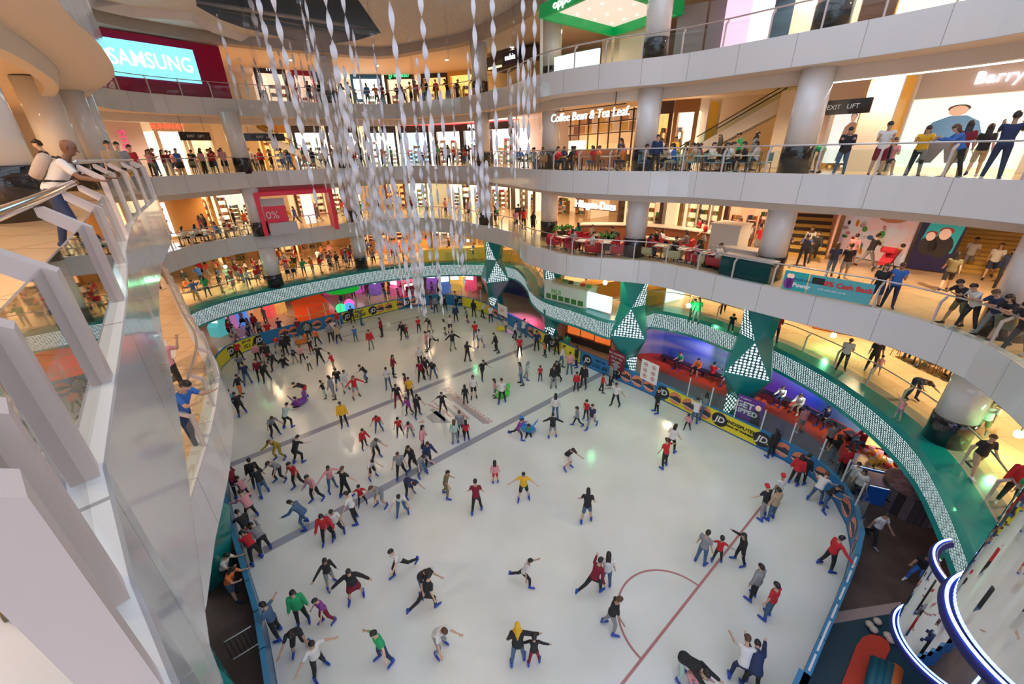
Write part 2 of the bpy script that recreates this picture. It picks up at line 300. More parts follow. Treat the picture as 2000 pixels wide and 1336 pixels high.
# ----------------
def railing(name, cv, s0, s1, ztop, h, label, ins=0., near=False, step=1.75, gl=None, at_=None):
    sl = arcs(cv); n = max(1, round((s1-s0)/step)) if not at_ else len(at_)-1; ss = [s0+(s1-s0)*i/n for i in range(n+1)] if not at_ else [s_of(cv, q) for q in at_]; t = thing(name, label, 'railing')
    pts = []
    for i in range(int((s1-s0)/.35)+2):
        p, d = along(cv, min(s0+i*.35, s1), sl); q = p+Vector((d.y, -d.x))*(ins+.26); pts.append((q.x, q.y, ztop+h))
    MB().tube(pts, .03 if not near else .034, 10).build('handrail', M_chrome if near else M_steel, t, True)
    w_, dp = (.055, .05) if not near else (.10, .07)
    prof = [(0, -.02), (0, h-.2), (.2, h-.04), (.24, h-.04), (.24, h-.1), (.22, h-.12), (dp+.02, h-.24), (dp, -.02)]
    mb = MB(); mb.rings([[(x, s*w_/2, z) for x, z in prof] for s in (1, -1)])
    pm = None; gm = {}
    for i in range(n+1):
        p, d = along(cv, ss[i], sl); nn = Vector((d.y, -d.x)); q = p+nn*(ins+.02); a = atan2(nn.y, nn.x)
        if pm is None: o = mb.build('rail_post', M_post, t); pm = o.data
        else: o = link('rail_post', pm, t)
        o.location = (q.x, q.y, ztop); o.rotation_euler = (0, 0, a)
        if i < n:
            p2, d2 = along(cv, ss[i+1], sl); q2 = p2+Vector((d2.y, -d2.x))*(ins+.02); L = (q2-q).length-w_; ang = atan2(q2.y-q.y, q2.x-q.x)
            key = round(L, 2)
            if key not in gm:
                g = MB().box((L/2+w_/2, -.045, h/2-.08), (L, .012, h-.2)).build('glass_panel', gl or M_glass, t); gm[key] = g.data
            else: g = link('glass_panel', gm[key], t)
            g.location = (q.x, q.y, ztop); g.rotation_euler = (0, 0, ang)
    return t
e = arcs(L4)[-1]; railing('balcony_railing', L4, 2, s_of(L4, (-6, 7)), 18.1, 1.0, 'glass railing along the top gallery')
railing('balcony_railing', L3, 2, s_of(L3, (-5.9, 6.6)), 13.28, 1.0, 'glass railing along the third gallery opposite')
railing('balcony_railing', L3, s_of(L3, (-5.3, 5.75)), s_of(L3, (-.3, .15)), 13.22, .83, 'near glass railing with thick handrail and mauve posts', near=True, gl=M_glassn, at_=[(-5.3, 5.75), (-4.2, 4.45), (-3.1, 3.15), (-2.05, 1.85), (-1.55, 1.22), (-1.06, .75), (-.75, .5)])
railing('balcony_railing', L2, 2, s_of(L2, (-4.1, 0))-.5, 8.67, 1.0, 'glass railing along the second gallery')
l1i = offs(L1, .95); railing('balcony_railing', l1i, 2, s_of(l1i, (-22.6, 24)), 4.34, 1.0, 'glass railing behind the teal ledge of the first gallery')
# ---------------- roof ----------------
from mathutils.geometry import tessellate_polygon
ZF = 22.1
hole = [at(x, y, ZF) for x, y in ((380, -25), (384, 12), (430, 38), (470, 53), (560, 76), (606, 85), (646, 86), (700, 78), (744, 64), (722, 32), (700, 0), (690, -25))]
outer = [Vector((p.x, p.y, ZF)) for p in offs(L4, .25) if p.y > 21]
vs = outer+hole; fs = tessellate_polygon([outer, hole])
structure('ceiling', MB().add(vs, fs), M_fab)
structure('ceiling', MB().add([(-30, 18, 24.5), (20, 18, 24.5), (20, 50, 24.5), (-30, 50, 24.5)], [(0, 1, 2, 3)]), mat('roof_void_dark', (.07, .065, .065), .8))
va = [at(x, y, 21.7) for x, y in ((172, 10), (184, 15), (260, 33), (371, 41), (416, 64), (480, 84), (560, 100))]
vt = [at(x, y, 22.35) for x, y in ((172, -18), (190, -8), (270, 4), (384, 12), (430, 38), (490, 60), (560, 76))]
mb = MB(); mb.add(va+vt, [(i, i+1, i+8, i+7) for i in range(6)]); structure('trim_21', mb, mat('valance_fabric', (.74, .74, .8), .6))
M_pipe = mat('roof_pipe', (.36, .34, .33), .5)
for a, b, r in (((370, 2), (752, 60), .13), ((430, 20), (700, 68), .07)):
    MB().tube([at(*a, 23), at(*b, 23)], r, 8).build('roof_pipe', M_pipe, label='pale steel tube across the dark roof opening, %s of the two' % ('upper' if r > .1 else 'lower thinner'), cat='roof tube')
for i in range(9):
    x = -20+4.6*i; structure('trim_%d' % (30+i), MB().box((x, 4, 22.3), (.25, 40, .4)), M_white)  # bars of the added roof opening, out of view
# ---------------- shops ----------------
def frame_at(lv, pxx, d0, zz=None):
    """the spot on the line d0 metres behind the balcony edge that is seen at column pxx of the photograph"""
    cv = offc(CV[lv], d0) if d0 > 2.5 else offs(CV[lv], d0); z = (zz if zz is not None else FL[lv]+1); best = None
    for i in range(1, len(cv)-1):
        x, y = px((cv[i].x, cv[i].y, z))
        if x < -500 or cv[i].y < 2: continue
        d = abs(x-pxx)
        if best is None or d < best[0]: best = (d, i)
    i = best[1]; t = (cv[min(i+2, len(cv)-1)]-cv[max(i-2, 0)]).normalized(); return cv[i], atan2(-t.y, -t.x)
def col3(c): return tuple(c)
M_lit = {}
def lit(c, e): 
    k = 'lit_%s_%s' % ('_'.join('%02d' % int(v*99) for v in c), str(e)); return mat(k, tuple(v*.8 for v in c), .6, emit=e, ecol=c)
GOODS = [mat('goods_%s' % n, c, .5) for n, c in (('red', (.6, .05, .04)), ('white', (.8, .8, .78)), ('blue', (.06, .2, .5)), ('amber', (.8, .42, .06)), ('dark', (.06, .05, .05)), ('green', (.1, .4, .12)), ('pink', (.75, .3, .4)))]
_shopn = 0; _SH = []
def shop(*a, **k): _SH.append((a, k))
def flush_shops():
    for lv in (1, 2, 3, 4):
        L = [(a, k) for a, k in _SH if a[0] == lv]; P = [frame_at(a[0], a[1], (k.get('d0') or outd(lv)-.3))[0] for a, k in L]
        for i, (a, k) in enumerate(L):
            dm = min([(P[j]-P[i]).length for j in (i-1, i+1) if 0 <= j < len(L)]); a = list(a); a[2] = min(a[2], dm*.94); _shop(*a, **k)
def _shop(lv, pxx, wd, sign, inner, e, label, word=None, wcol=(1, 1, 1), wsz=.5, d0=None, ht=3.1, word_e=1.6, cat='shop'):
    global _shopn; _shopn += 1
    p, rz = frame_at(lv, pxx, d0 or outd(lv)-.3); z = FL[lv]
    t = thing('shopfront', label, cat, (p.x, p.y, z), rz)
    MB().box((0, .1, ht+.35), (wd, .3, .7)).build('sign_board', mat('sign_%02d%02d%02d' % tuple(int(c*99) for c in sign), sign, .3), t)
    for s in (-1, 1): MB().box((s*(wd/2-.12), .2, ht/2), (.24, .5, ht)).build('door_pier', mat('sign_%02d%02d%02d' % tuple(int(c*99) for c in sign), sign, .3), t)
    mb = MB(); mb.box((0, 2.9, ht/2), (wd, .1, ht)); mb.box((-wd/2+.05, 1.5, ht/2), (.1, 2.9, ht)); mb.box((wd/2-.05, 1.5, ht/2), (.1, 2.9, ht)); mb.box((0, 1.5, ht+.02), (wd, 2.9, .05)); mb.build('lit_interior', lit(inner, e), t)  # walls and ceiling glow by emission, in place of shop lamps
    r = random.Random(_shopn)
    for k in range(3):
        x = (-.32+.32*k)*wd; h = r.choice((1.2, 1.6, 2.1)); yy = .9+r.random()*1.2
        mb = MB()
        for q in range(4): mb.box((x, yy, .1+h*q/3.2), (wd*.22, .5, .05))
        for s in (-1, 1): mb.box((x+s*wd*.11, yy, h/2), (.05, .5, h))
        sh = mb.build('display_shelf', mat('shelf_wood', (.35, .2, .1), .5) if r.random() < .5 else M_white, t)
        mb = MB()
        for q in range(4):
            for u in range(6): mb.box((x-wd*.09+u*wd*.036, yy-.1, .24+h*q/3.2), (wd*.03, .3, .16+.12*r.random()), r.randrange(len(GOODS)))
        g = mb.build('merchandise', GOODS, sh); g['kind'] = 'stuff'
    g = MB().box((0, .02, ht/2-.05), (wd*.3, .02, ht-.15)); g.build('window_pane', M_glass, t)
    if word: text(word, wsz, mat('letters_%02d%02d%02d' % tuple(int(c*99) for c in wcol), wcol, .4, emit=word_e), t, (0, -.1, ht+.35), (pi/2, 0, 0), 'sign_lettering')
    return t
K = (.03, .025, .03); CR = (.8, .68, .52)
# fourth gallery
shop(4, 545, 5, K, (1, .75, .6), .7, 'dark kiosk shop with maroon notice board behind the ribbons', 'TM', (.9, .8, .8), .5)
shop(4, 600, 4.6, (.30, .01, .09), (1, .7, .6), .6, 'maroon fronted shop on the top gallery behind ribbons')
shop(4, 660, 5.4, (.02, .16, .42), (1, .95, .85), 1.5, 'shop with bright blue band and white glowing interior, first blue one', None)
shop(4, 725, 5.4, (.02, .16, .42), (1, .95, .88), 1.5, 'blue banded shop nearer the green sign')
shop(4, 790, 5, (.02, .03, .02), (1, .7, .5), .9, 'dark shop with glowing green sign on the top gallery', 'greenlab', (.05, .9, .3), .6)
shop(4, 850, 4.5, K, (1, .55, .2), 1.0, 'amber lit shop at the end of the far top gallery')
shop(4, 900, 4.5, (.7, .4, .08), (1, .6, .2), 1.0, 'golden lit shopfront beside the dark phone shop')
# third gallery
shop(3, 345, 8, CR, (1, .86, .68), 1.6, 'cream shop with small red sign on the third gallery', 'SUNWAY', (.9, .1, .05), .55)
shop(3, 430, 5, CR, (1, .8, .5), .9, 'cream shop beside the white column at left bend')
shop(3, 530, 6, (.75, .38, .06), (1, .6, .22), .9, 'orange walled passage with escalator on third gallery')
shop(3, 610, 5, (.05, .04, .04), (1, .9, .75), 1.5, 'black fronted shop with bright interior behind ribbons', None)
shop(3, 672, 5, (.05, .04, .04), (1, .96, .9), 2.0, 'black fronted shop lettered in white behind ribbons', 'NEXT', (1, 1, 1), .5)
shop(3, 735, 5, K, (.9, 1, .9), 1.8, 'black fronted shop with green and yellow window posters', 'B', (.9, .8, .3), .6)
shop(3, 795, 5, K, (.6, .75, 1), 1.2, 'sports shop with red roof line and blue lit window')
shop(3, 850, 5, K, (1, .9, .8), 1.7, 'sports shop with red roof line and white window')
shop(3, 905, 4.6, K, (1, .97, .95), 2.2, 'sports shop with leaping cat mark and red roof line', 'PUMA', (1, 1, 1), .55)
shop(3, 975, 5, K, (1, .85, .85), 1.8, 'red lined shop left of the coffee house')
shop(3, 1290, 5, (.06, .03, .02), (1, .6, .25), .7, 'dark timber juice bar right of the coffee house')
shop(3, 1345, 5, (.3, .15, .05), (1, .8, .6), 1.2, 'warm lit shop left of the first amber pillar')
shop(3, 1560, 5, (.75, .45, .1), (1, .65, .15), .9, 'amber fronted shop left of the white column')
shop(3, 1640, 5, (.8, .5, .1), (1, .6, .1), .9, 'amber draped shop right of the white column')
# second gallery
shop(2, 395, 5, (.7, .42, .12), (1, .7, .35), 1.4, 'amber gift shop on the second gallery', None)
shop(2, 455, 5, (.75, .6, .4), (1, .85, .6), 1.1, 'cream shop between gift shop and red booth')
shop(2, 600, 6, (.12, .07, .05), (1, .65, .35), .8, 'dark shop behind the red booth')
shop(2, 690, 5, CR, (1, .8, .55), 1.0, 'cream shop right of the red booth')
shop(2, 760, 5, (.3, .12, .04), (1, .55, .2), .9, 'orange lit food shop behind ribbons on second gallery')
shop(2, 830, 5, (.6, .75, .65), (.85, 1, .8), 1.3, 'pale green glass shop behind ribbons')
shop(2, 890, 5, CR, (1, .85, .6), 1.3, 'cream shop at the far centre of second gallery')
shop(2, 960, 5, (.15, .1, .07), (1, .9, .7), 1.8, 'white lit accessory shop beside far centre column')
shop(2, 1030, 5, (.12, .08, .05), (1, .85, .6), 1.2, 'tall lit shelves shop left of the ice cream cafe')
shop(2, 1110, 5, (.6, .45, .25), (1, .7, .4), .6, 'lit bottle shelf shop behind the ice cream cafe')
shop(2, 1250, 5, (.08, .05, .04), (1, .7, .4), .8, 'dark bakery behind the curved counter')
shop(2, 1350, 5, (.4, .25, .1), (1, .75, .45), .8, 'timber fronted shop behind the amber pillar')
shop(2, 1450, 5, (.1, .05, .04), (1, .55, .3), .7, 'dim crowded shop left of the checked stair')
# first gallery
for i, (x, wd, sg, inn, e, lb, wrd) in enumerate(((470, 6, (.5, .3, .1), (1, .7, .35), .9, 'amber restaurant at left of the first gallery', None), (540, 6, (.55, .02, .03), (1, .65, .3), .7, 'red signed food shop on the first gallery', None), (620, 6, (.6, .4, .15), (1, .7, .35), .9, 'wood fronted cafe on the first gallery, left of two columns', None), (700, 6, (.1, .06, .04), (1, .6, .3), .8, 'dark fronted cafe between the first gallery columns', None), (770, 6, (.5, .12, .03), (1, .5, .2), 1.0, 'orange toned noodle shop behind ribbons', 'KIN'), (850, 6, (.6, .5, .4), (1, .8, .65), 1.0, 'pink toned shop at the centre of first gallery', None), (930, 6, (.75, .4, .08), (1, .65, .2), 1.0, 'golden counter restaurant at far centre', None), (1010, 6, (.3, .14, .05), (1, .55, .25), .9, 'dim brown restaurant behind the crowd', None))):
    shop(1, x, wd, sg, inn, e, lb, wrd[:3] if isinstance(wrd, str) else None, d0=13)
flush_shops()
# red roof line of the sports shops
for i, x in enumerate((795, 850, 905, 975)):
    p, rz = frame_at(3, x, 8.5); t = MB().box((0, 0, 0), (5, .12, .1)).build('roof_neon', mat('neon_red', (1, .05, .05), .5, emit=4), loc=(p.x, p.y, 16.95)); t.rotation_euler = (0, 0, rz)
    tag(t, 'red light line over the sports shops, number %s from left' % ('one', 'two', 'three', 'four')[i], 'neon line')
def _TXW(o): xs = [v.co.x for v in o.data.vertices]; return max(xs)-min(xs)
# led screen and crimson wall of the fourth gallery
def panel(name, a, b, z0, z1, m, label, cat, th=.12, push=0., par=None):
    """upright panel whose foot runs between two floor points"""
    a = Vector(a[:2]); b = Vector(b[:2]); d = b-a; c = (a+b)/2; rz = atan2(d.y, d.x); nn = Vector((-d.y, d.x)).normalized()
    o = MB().box((0, 0, (z1-z0)/2), (d.length, th, z1-z0)).build(name, m, loc=(c.x+nn.x*push, c.y+nn.y*push, z0)); o.rotation_euler = (0, 0, rz)
    if label: tag(o, label, cat)
    return o, d.length
A2 = frame_at(4, 150, 1.6)[0]; B = frame_at(4, 442, 1.2)[0]; dd = (B-A2).normalized(); nv = Vector((-dd.y, dd.x)); nv = nv if nv.dot(A2) < 0 else -nv
def xs_of(pxx, z=19.5):
    return min([(abs(px((*(A2+dd*k*.1), z))[0]-pxx), k*.1) for k in range(int((B-A2).length*10)+60)])[1]
panel('crimson_wall', A2, B, 17.97, 21.4, mat('crimson_panel', (.42, .0, .06), .3), 'crimson wall around the large video screen', 'display wall', .3)
s0, s1 = xs_of(196), xs_of(386); q0 = A2+dd*s0+nv*.22; q1 = A2+dd*s1+nv*.22; L = (q1-q0).length
sc = MB().box((0, 0, .98), (L, .1, 1.96)).build('video_screen', mat('screen_cyan', (.1, .5, .6), .3, emit=1.5, ecol=(.22, .75, .85)), loc=(*((q0+q1)/2), 18.98)); rzz = atan2(dd.y, dd.x); f_ = Vector((sin(rzz), -cos(rzz)))
if f_.dot(nv) < 0: rzz += pi
sc.rotation_euler = (0, 0, rzz); tag(sc, 'large glowing cyan video screen with white lettering', 'screen')
o = text('SAMSUNG', 1.2, mat('screen_white', (1, 1, 1), .3, emit=2.5), sc, (.1, -.07, .98), (pi/2, 0, 0), 'screen_lettering', .01, bold=.004); o.scale = (L*.84/(_TXW(o)), 1, 1)
# tall pink lettered wall on the third gallery
p, rz = frame_at(3, 248, 7.5); t = thing('lettered_wall', 'pale pink shop wall with upright pink lettering', 'shop wall', (p.x, p.y, 13.15), rz)
MB().box((0, .1, 1.8), (3, .2, 3.6)).build('wall_face', mat('pale_pink', (.85, .72, .72), .4), t)
text('dianaus', .95, mat('letters_pink', (.8, .1, .25), .4, emit=.6), t, (0, -.05, 1.7), (pi/2, -pi/2, 0), 'upright_lettering')
# ---------------- right side of the third gallery: coffee house, yellow pillars, fashion shop ----------------
def place(lv, x, y, h=0.): return at(x, y, FL[lv]+h)
def ang(a, b): d = Vector(b[:2])-Vector(a[:2]); return atan2(d.y, d.x)
p, rz = frame_at(3, 1135, 6.5)
t = thing('coffee_house', 'timber fronted coffee house with white script sign', 'coffee shop', (p.x, p.y, 13.15), rz)
MB().box((0, 2.6, 1.9), (9, .2, 3.8)).build('back_wall', lit((1, .62, .28), .55), t)
mb = MB()
for i in range(7): mb.box((-4+i*1.3, 1.4, 1.8), (.08, .08, 3.6))
for z in (2.2, 2.9, 3.5): mb.box((0, 1.4, z), (8.6, .07, .07))
mb.build('timber_frame', mat('dark_timber', (.07, .035, .02), .5), t)
r = random.Random(3); mb = MB()
for i in range(10):
    for z in (2.55, 3.2):
        mb.box((-4+i*.86, 1.45, z), (.74, .05, .55), r.randrange(4))
mb.build('wall_tiles', [mat('tile_%d' % i, c, .5, emit=.15, ecol=c) for i, c in enumerate(((.5, .25, .1), (.8, .6, .4), (.25, .1, .05), (.7, .4, .1)))], t)
MB().box((1, .6, .55), (6, .7, 1.1)).build('service_counter', mat('counter_brown', (.16, .06, .03), .4), t)
for s in ((-2.6, 1.1),): MB().box((s[0], 1.2, s[1]), (2.4, .1, 1.4)).build('lit_display', lit((1, .8, .45), 2.), t)
sg = t; 
p2, rz2 = frame_at(3, 1138, 2.6)
t2 = thing('script_sign', 'white glowing coffee house script sign under the ceiling', 'sign', (p2.x, p2.y, 16.05), rz2)
text('Coffee Bean & Tea Leaf.', .62, mat('letters_glow', (1, 1, .95), .4, emit=1.7), t2, (0, 0, 0), (pi/2, 0, 0), 'sign_lettering', .03, shear=.15)
MB().box((0, .08, .35), (5.4, .04, .05)).box((-2, .08, .7), (.03, .03, .7)).box((2, .08, .7), (.03, .03, .7)).build('sign_bracket', M_dark, t2)
M_yel = mat('amber_wrap', (.85, .42, .02), .3, emit=.12, ecol=(1, .5, .05))
for i, (x, y, lv, w_, wh) in enumerate(((1392, 284, 3, .9, 'left of the escalator'), (1487, 270, 3, .8, 'right of the escalator'), (1684, 283, 3, 1.2, 'beside the fashion shop'), (1362, 432, 2, .8, 'behind the cafe'), (1612, 465, 2, 1.1, 'beside the big face poster'), (1748, 8, 4, .9, 'on the top gallery'))):
    q = place(lv, x, y, 1.05) if lv == 3 else place(lv, x, y, 0)
    if lv == 3:
        dd_ = {0: 13, 1: 12, 2: 8}[i]; cvv, _ = frame_at(3, x, dd_-3 if i < 2 else 6); q = Vector((cvv.x, cvv.y, 0))
    if lv == 4: cvv, _ = frame_at(4, x, 6); q = Vector((cvv.x, cvv.y, 0))
    t = thing('wrapped_pillar', 'square pillar clad in amber panels, %s' % wh, 'pillar', (q.x, q.y, FL[lv]), .5)
    MB().box((0, 0, 2.35), (w_, w_, 2.6)).build('amber_cladding', M_yel, t); MB().box((0, 0, .55), (w_+.02, w_+.02, 1.05)).build('pillar_base', M_black, t)
    mb = MB()
    for s in (-1, 1): mb.box((s*(w_/2+.06), -.1, 1.9), (.14, w_, 3.8))
    mb.build('cream_edge', mat('cream_trim', (.85, .75, .62), .4), t)
p, rz = frame_at(3, 1950, 7.2)
t = thing('fashion_shop', 'cream fashion shop with white sign and lit photo windows', 'shop', (p.x, p.y, 13.15), rz)
MB().box((0, .3, 3.4), (13, .5, 1.1)).build('sign_board', mat('cream_board', (.75, .62, .55), .5), t)
MB().box((0, 3, 1.5), (13, .1, 3)).build('lit_interior', lit((1, .85, .65), 1.2), t)  # back wall glows itself to make the shop look lit
text('Barry Smith', .62, mat('letters_lilac', (.95, .9, 1), .4, emit=1.3), t, (.75, 0, 3.4), (pi/2, 0, 0), 'sign_lettering', .04)
def figure_poster(par, x, y, z, w_, h, bg, coat, trou, skin=(.7, .45, .33), name='window_photo', e=.9, rot=0):
    f = MB().box((0, 0, 0), (w_, .05, h)).build(name, mat('poster_bg_%02d%02d%02d' % tuple(int(c*99) for c in bg), bg, .5, emit=e, ecol=bg), par, loc=(x, y, z)); f.rotation_euler = (0, 0, rot)
    def blob(pts, m, k, nm):
        MB().add([(a*w_, -.03-k*.004, b*h) for a, b in pts], [tuple(range(len(pts)))]).build(nm, m, f)
    blob([(-.22, -.1), (-.16, .16), (-.05, .24), (.07, .24), (.17, .15), (.24, -.1), (.1, -.16), (-.1, -.16)], mat('print_coat_%02d%02d' % (int(coat[0]*99), int(coat[2]*99)), coat, .5, emit=.5, ecol=coat), 1, 'printed_coat')
    blob([(-.12, -.14), (.12, -.14), (.16, -.46), (.04, -.46), (0, -.25), (-.06, -.46), (-.18, -.46)], mat('print_trousers_%02d' % int(trou[0]*99), trou, .5, emit=.4, ecol=trou), 1, 'printed_trousers')
    blob([(.07*cos(a*pi/6), .31+.075*sin(a*pi/6)) for a in range(12)], mat('print_skin', skin, .5, emit=.5, ecol=skin), 2, 'printed_face')
    blob([(.08*cos(a*pi/6), .345+.055*sin(a*pi/6)) for a in range(12)], mat('print_hair', (.08, .05, .04), .5), 1.5, 'printed_hair')
    return f
figure_poster(t, -4.6, .3, 1.5, 1.7, 2.5, (.75, .82, .8), (.35, .2, .15), (.1, .1, .12))
figure_poster(t, -.9, .3, 1.5, 4.4, 2.6, (.72, .85, .78), (.1, .22, .38), (.1, .2, .3))
for x in (-5.7, -3.3, 1.7): MB().box((x, .2, 1.5), (.35, .5, 3)).build('door_pier', mat('cream_board', (.75, .62, .55), .5), t)
# light lines in the right ceilings
for k, (d0, r_) in enumerate(((2.4, .05), (3.4, .035))):
    cv = offs(L4, d0); a, b = s_of(L4, (14.3, 9.5)), s_of(L4, (9, 20.8)); pts = [(*along(cv, a+(b-a)*i/30)[0], 17.2 if k else 16.6) for i in range(31)]
    MB().tube(pts, r_, 6).build('light_line', mat('line_glow', (.8, .9, 1), .5, emit=5), label='thin cool light line in the ceiling, %s of two' % ('outer' if k == 0 else 'inner'), cat='light line')
M_lampd_ = mat('downlight_glow', (1, .9, .75), .5, emit=14., ecol=(1, .82, .58))
# ---------------- phone kiosk with green rim on the top gallery ----------------
ka = at(1058, 36, 20.75); kb = at(1198, 70, 20.75); kd_ = at(1185, -22, 20.75); kc = kb+kd_-ka
t = thing('phone_kiosk', 'phone kiosk canopy with bright green rim and white lettering', 'kiosk', (ka.x, ka.y, 17.97))
P4 = [Vector(p.xy)-Vector(ka.xy) for p in (ka, kd_, kc, kb)]; mb = MB()
for i in range(4):
    a, b = P4[i], P4[(i+1) % 4]; c = (a+b)/2; d = b-a; mb.box((c.x, c.y, 3.05), (d.length+.2, .2, .6), rz=atan2(d.y, d.x))
mb.build('green_rim', mat('kiosk_green', (.0, .30, .08), .4, emit=.22, ecol=(0, .5, .12)), t)
MB().poly([(p.x, p.y) for p in P4], 3.2, 3.25).build('lit_ceiling', lit((1, .88, .78), .65), t)
for i in (0, 3): MB().box((P4[i].x, P4[i].y, 1.4), (.16, .16, 2.8)).build('kiosk_post', mat('cream_trim', (.85, .75, .62), .4), t)
for u in range(5):
    for v in range(4):
        q = P4[0].lerp(P4[1], (u+.5)/5)+(P4[3]-P4[0])*((v+.5)/4); MB().lathe((q.x, q.y, 3.17), [(0, 0), (.05, 0), (.05, .03)], 10).build('ceiling_dot', M_lampd_, t)
for a, b in ((0, 1), (1, 2)):
    d = P4[b]-P4[a]; m = (P4[a]+P4[b])/2; n2 = Vector((d.y, -d.x)).normalized(); n2 = n2 if n2.dot(Vector(ka.xy)+m) < 0 else -n2
    rz_ = atan2(n2.x, -n2.y); text('oppo', .52, mat('letters_glow', (1, 1, .95), .4, emit=1.7), t, (m.x+n2.x*.12-d.x*.12, m.y+n2.y*.12-d.y*.12, 3.05), (pi/2, 0, rz_), 'kiosk_lettering', .03, sx=1.35)
for i, (a_, b_) in enumerate(((1080, 1120), (1122, 1166))):
    pa, ra = frame_at(4, a_, 1.0); pb, _ = frame_at(4, b_, 1.0); o, L = panel('light_box', pa, pb, 18.0, 18.95, lit((.75, .9, 1), 1.6), 'white glowing phone display panel behind top railing, %s of two' % ('left' if i == 0 else 'right'), 'light box', .12)
p, rz = frame_at(4, 992, 4.5); t = thing('phone_shop_canopy', 'dark curved phone shop canopy with glowing sign', 'kiosk', (p.x, p.y, 17.97), rz)
MB().rings([[(x, y0, 2.7+.25*cos(x)) for x in [-3+i*.5 for i in range(13)]]+[(x, y0, 3.3+.1*cos(x)) for x in [3-i*.5 for i in range(13)]] for y0 in (-.6, 2.2)]).build('curved_canopy', mat('canopy_dark', (.06, .045, .04), .4), t)
MB().box((.7, -.7, 2.8), (1.9, .15, .9)).build('sign_box', mat('sign_navy', (.02, .02, .06), .3), t)
text('nubia', .55, mat('letters_glow', (1, 1, .95), .4, emit=1.7), t, (.6, -.8, 2.85), (pi/2, 0, 0), 'sign_lettering')
MB().box((-1.4, -.62, 2.45), (1.6, .08, .12)).build('strip_light', lit((1, .9, .3), 3), t)
MB().box((-1.5, .5, .55), (2.6, .9, 1.1)).build('display_counter', mat('counter_teal', (.1, .35, .36), .3, emit=.4, ecol=(.3, .7, .7)), t)
for i, x in enumerate((1185, 1235, 1330, 1362, 1398, 1430)):
    p, rz = frame_at(4, x, 5.5 if i > 1 else 7)
    if i < 2: MB().box((0, 0, 1.5), (2.2, .1, 3)).build('shop_partition', mat('cream_trim', (.85, .75, .62), .4), loc=(p.x, p.y, 17.97), label='pale partition behind the top railing, %s the white column' % ('far left of' if i == 0 else 'directly left of'), cat='partition').rotation_euler = (0, 0, rz)
    else: MB().box((0, 0, 1.6), (1.5, .08, 3.2)).build('hanging_banner', mat('banner_grey', (.62, .62, .68), .6), loc=(p.x, p.y, 17.97), label='tall pale grey banner on the top gallery, %s of four' % ('first', 'second', 'third', 'last')[i-2], cat='banner').rotation_euler = (0, 0, rz)
for i, (x, c, e, nm) in enumerate(((1470, (.9, .5, .7), 1.2, 'pink'), (1530, (1, .75, .85), 1.6, 'white and pink'), (1580, (.05, .1, .18), .0, 'dark glass'), (1625, (.85, .75, .62), .4, 'cream'), (1830, (.8, .85, .75), 1., 'pale green'))):
    p, rz = frame_at(4, x, 5); MB().box((0, 0, 1.5), (2.6, .12, 3)).build('display_window', mat('display_%d' % i, c, .3, emit=e) if e else mat('display_dark', c, .1), loc=(p.x, p.y, 17.97), label='%s display window on the top right gallery' % nm, cat='shop window').rotation_euler = (0, 0, rz)
# ---------------- faceted teal pillars ----------------
def faceted(x, y, nodes_, rot, label, lit_=(1, 4, 6, 11, 13, 18, 21, 26, 29, 34, 37), name='faceted_pillar'):
    t = thing(name, label, 'pillar', (x, y, 0)); rs = []; rot = atan2(-y, -x)-pi/4+rot
    for k, (z, w_) in enumerate(nodes_):
        a0 = rot+(pi/4 if k % 2 else 0); rs.append([(cos(a0+i*pi/2)*w_*.62, sin(a0+i*pi/2)*w_*.62, z) for i in range(4)])
    A = MB(); c = 0; T = []; Q = {}
    for k in range(len(rs)-1):
        for i in range(4):
            j = (i+1) % 4
            if k % 2 == 0: f1 = (rs[k][i], rs[k][j], rs[k+1][i]); f2 = (rs[k][j], rs[k+1][j], rs[k+1][i])
            else: f1 = (rs[k][i], rs[k][j], rs[k+1][j]); f2 = (rs[k][i], rs[k+1][j], rs[k+1][i])
            for f in (f1, f2):
                c += 1
                A.add(f, [(0, 1, 2)]); typ = 0 if f is f1 else 1
                if (k, typ) in ((0, 1), (2, 0), (3, 0)):
                    m = (Vector(f[0])+Vector(f[1])+Vector(f[2]))/3; Q.setdefault(k, []).append((-(m.x*-x+m.y*-y), f))
    for k, L in Q.items(): L.sort(key=lambda t_: t_[0]); T += [L[0][1], L[2][1]]
    A.build('teal_cladding', M_teal, t)
    for f in T:
        f = [Vector(p) for p in f]; n = (f[1]-f[0]).cross(f[2]-f[0]).normalized(); m = sum(f, Vector())/3
        if n.dot(Vector((m.x, m.y, 0))) < 0: n = -n
        f = [m+(p-m)*.93+n*.02 for p in f]; e1 = (f[1]-f[0]); e2 = (f[2]-f[0]); u = e1.normalized(); v = n.cross(u)
        uv = [((p-f[0]).dot(u), (p-f[0]).dot(v)) for p in f]; MB().add(f, [(0, 1, 2)], 0, [uv]).build('lit_triangle', M_tri, t)
    return t
ND = [(0, 1.5), (1.7, 1.1), (3.4, 2.5), (5.3, 1.25), (7.45, 1.9)]
for (x, y), rot, lb in (((12.75, 19.2), .05, 'teal faceted pillar beside the purple poster'), ((7.75, 24.45), -.05, 'teal faceted pillar beside the maroon notice'), ((3.3, 29.8), .35, 'teal faceted pillar right of the far mural'), ((-1.5, 37.3), .25, 'teal faceted pillar left of the far mural')):
    faceted(x, y, ND, rot, lb)
faceted(-11.5, 10.1, [(0, 1.2), (2.4, 2.3), (4.3, 1.2)], .2, 'teal faceted pillar at the left walkway, farther one'); faceted(-9.0, 5.6, [(0, 1.8), (1.9, 2.6), (4.3, 1.2)], .7, 'teal faceted pillar at the lower left corner')
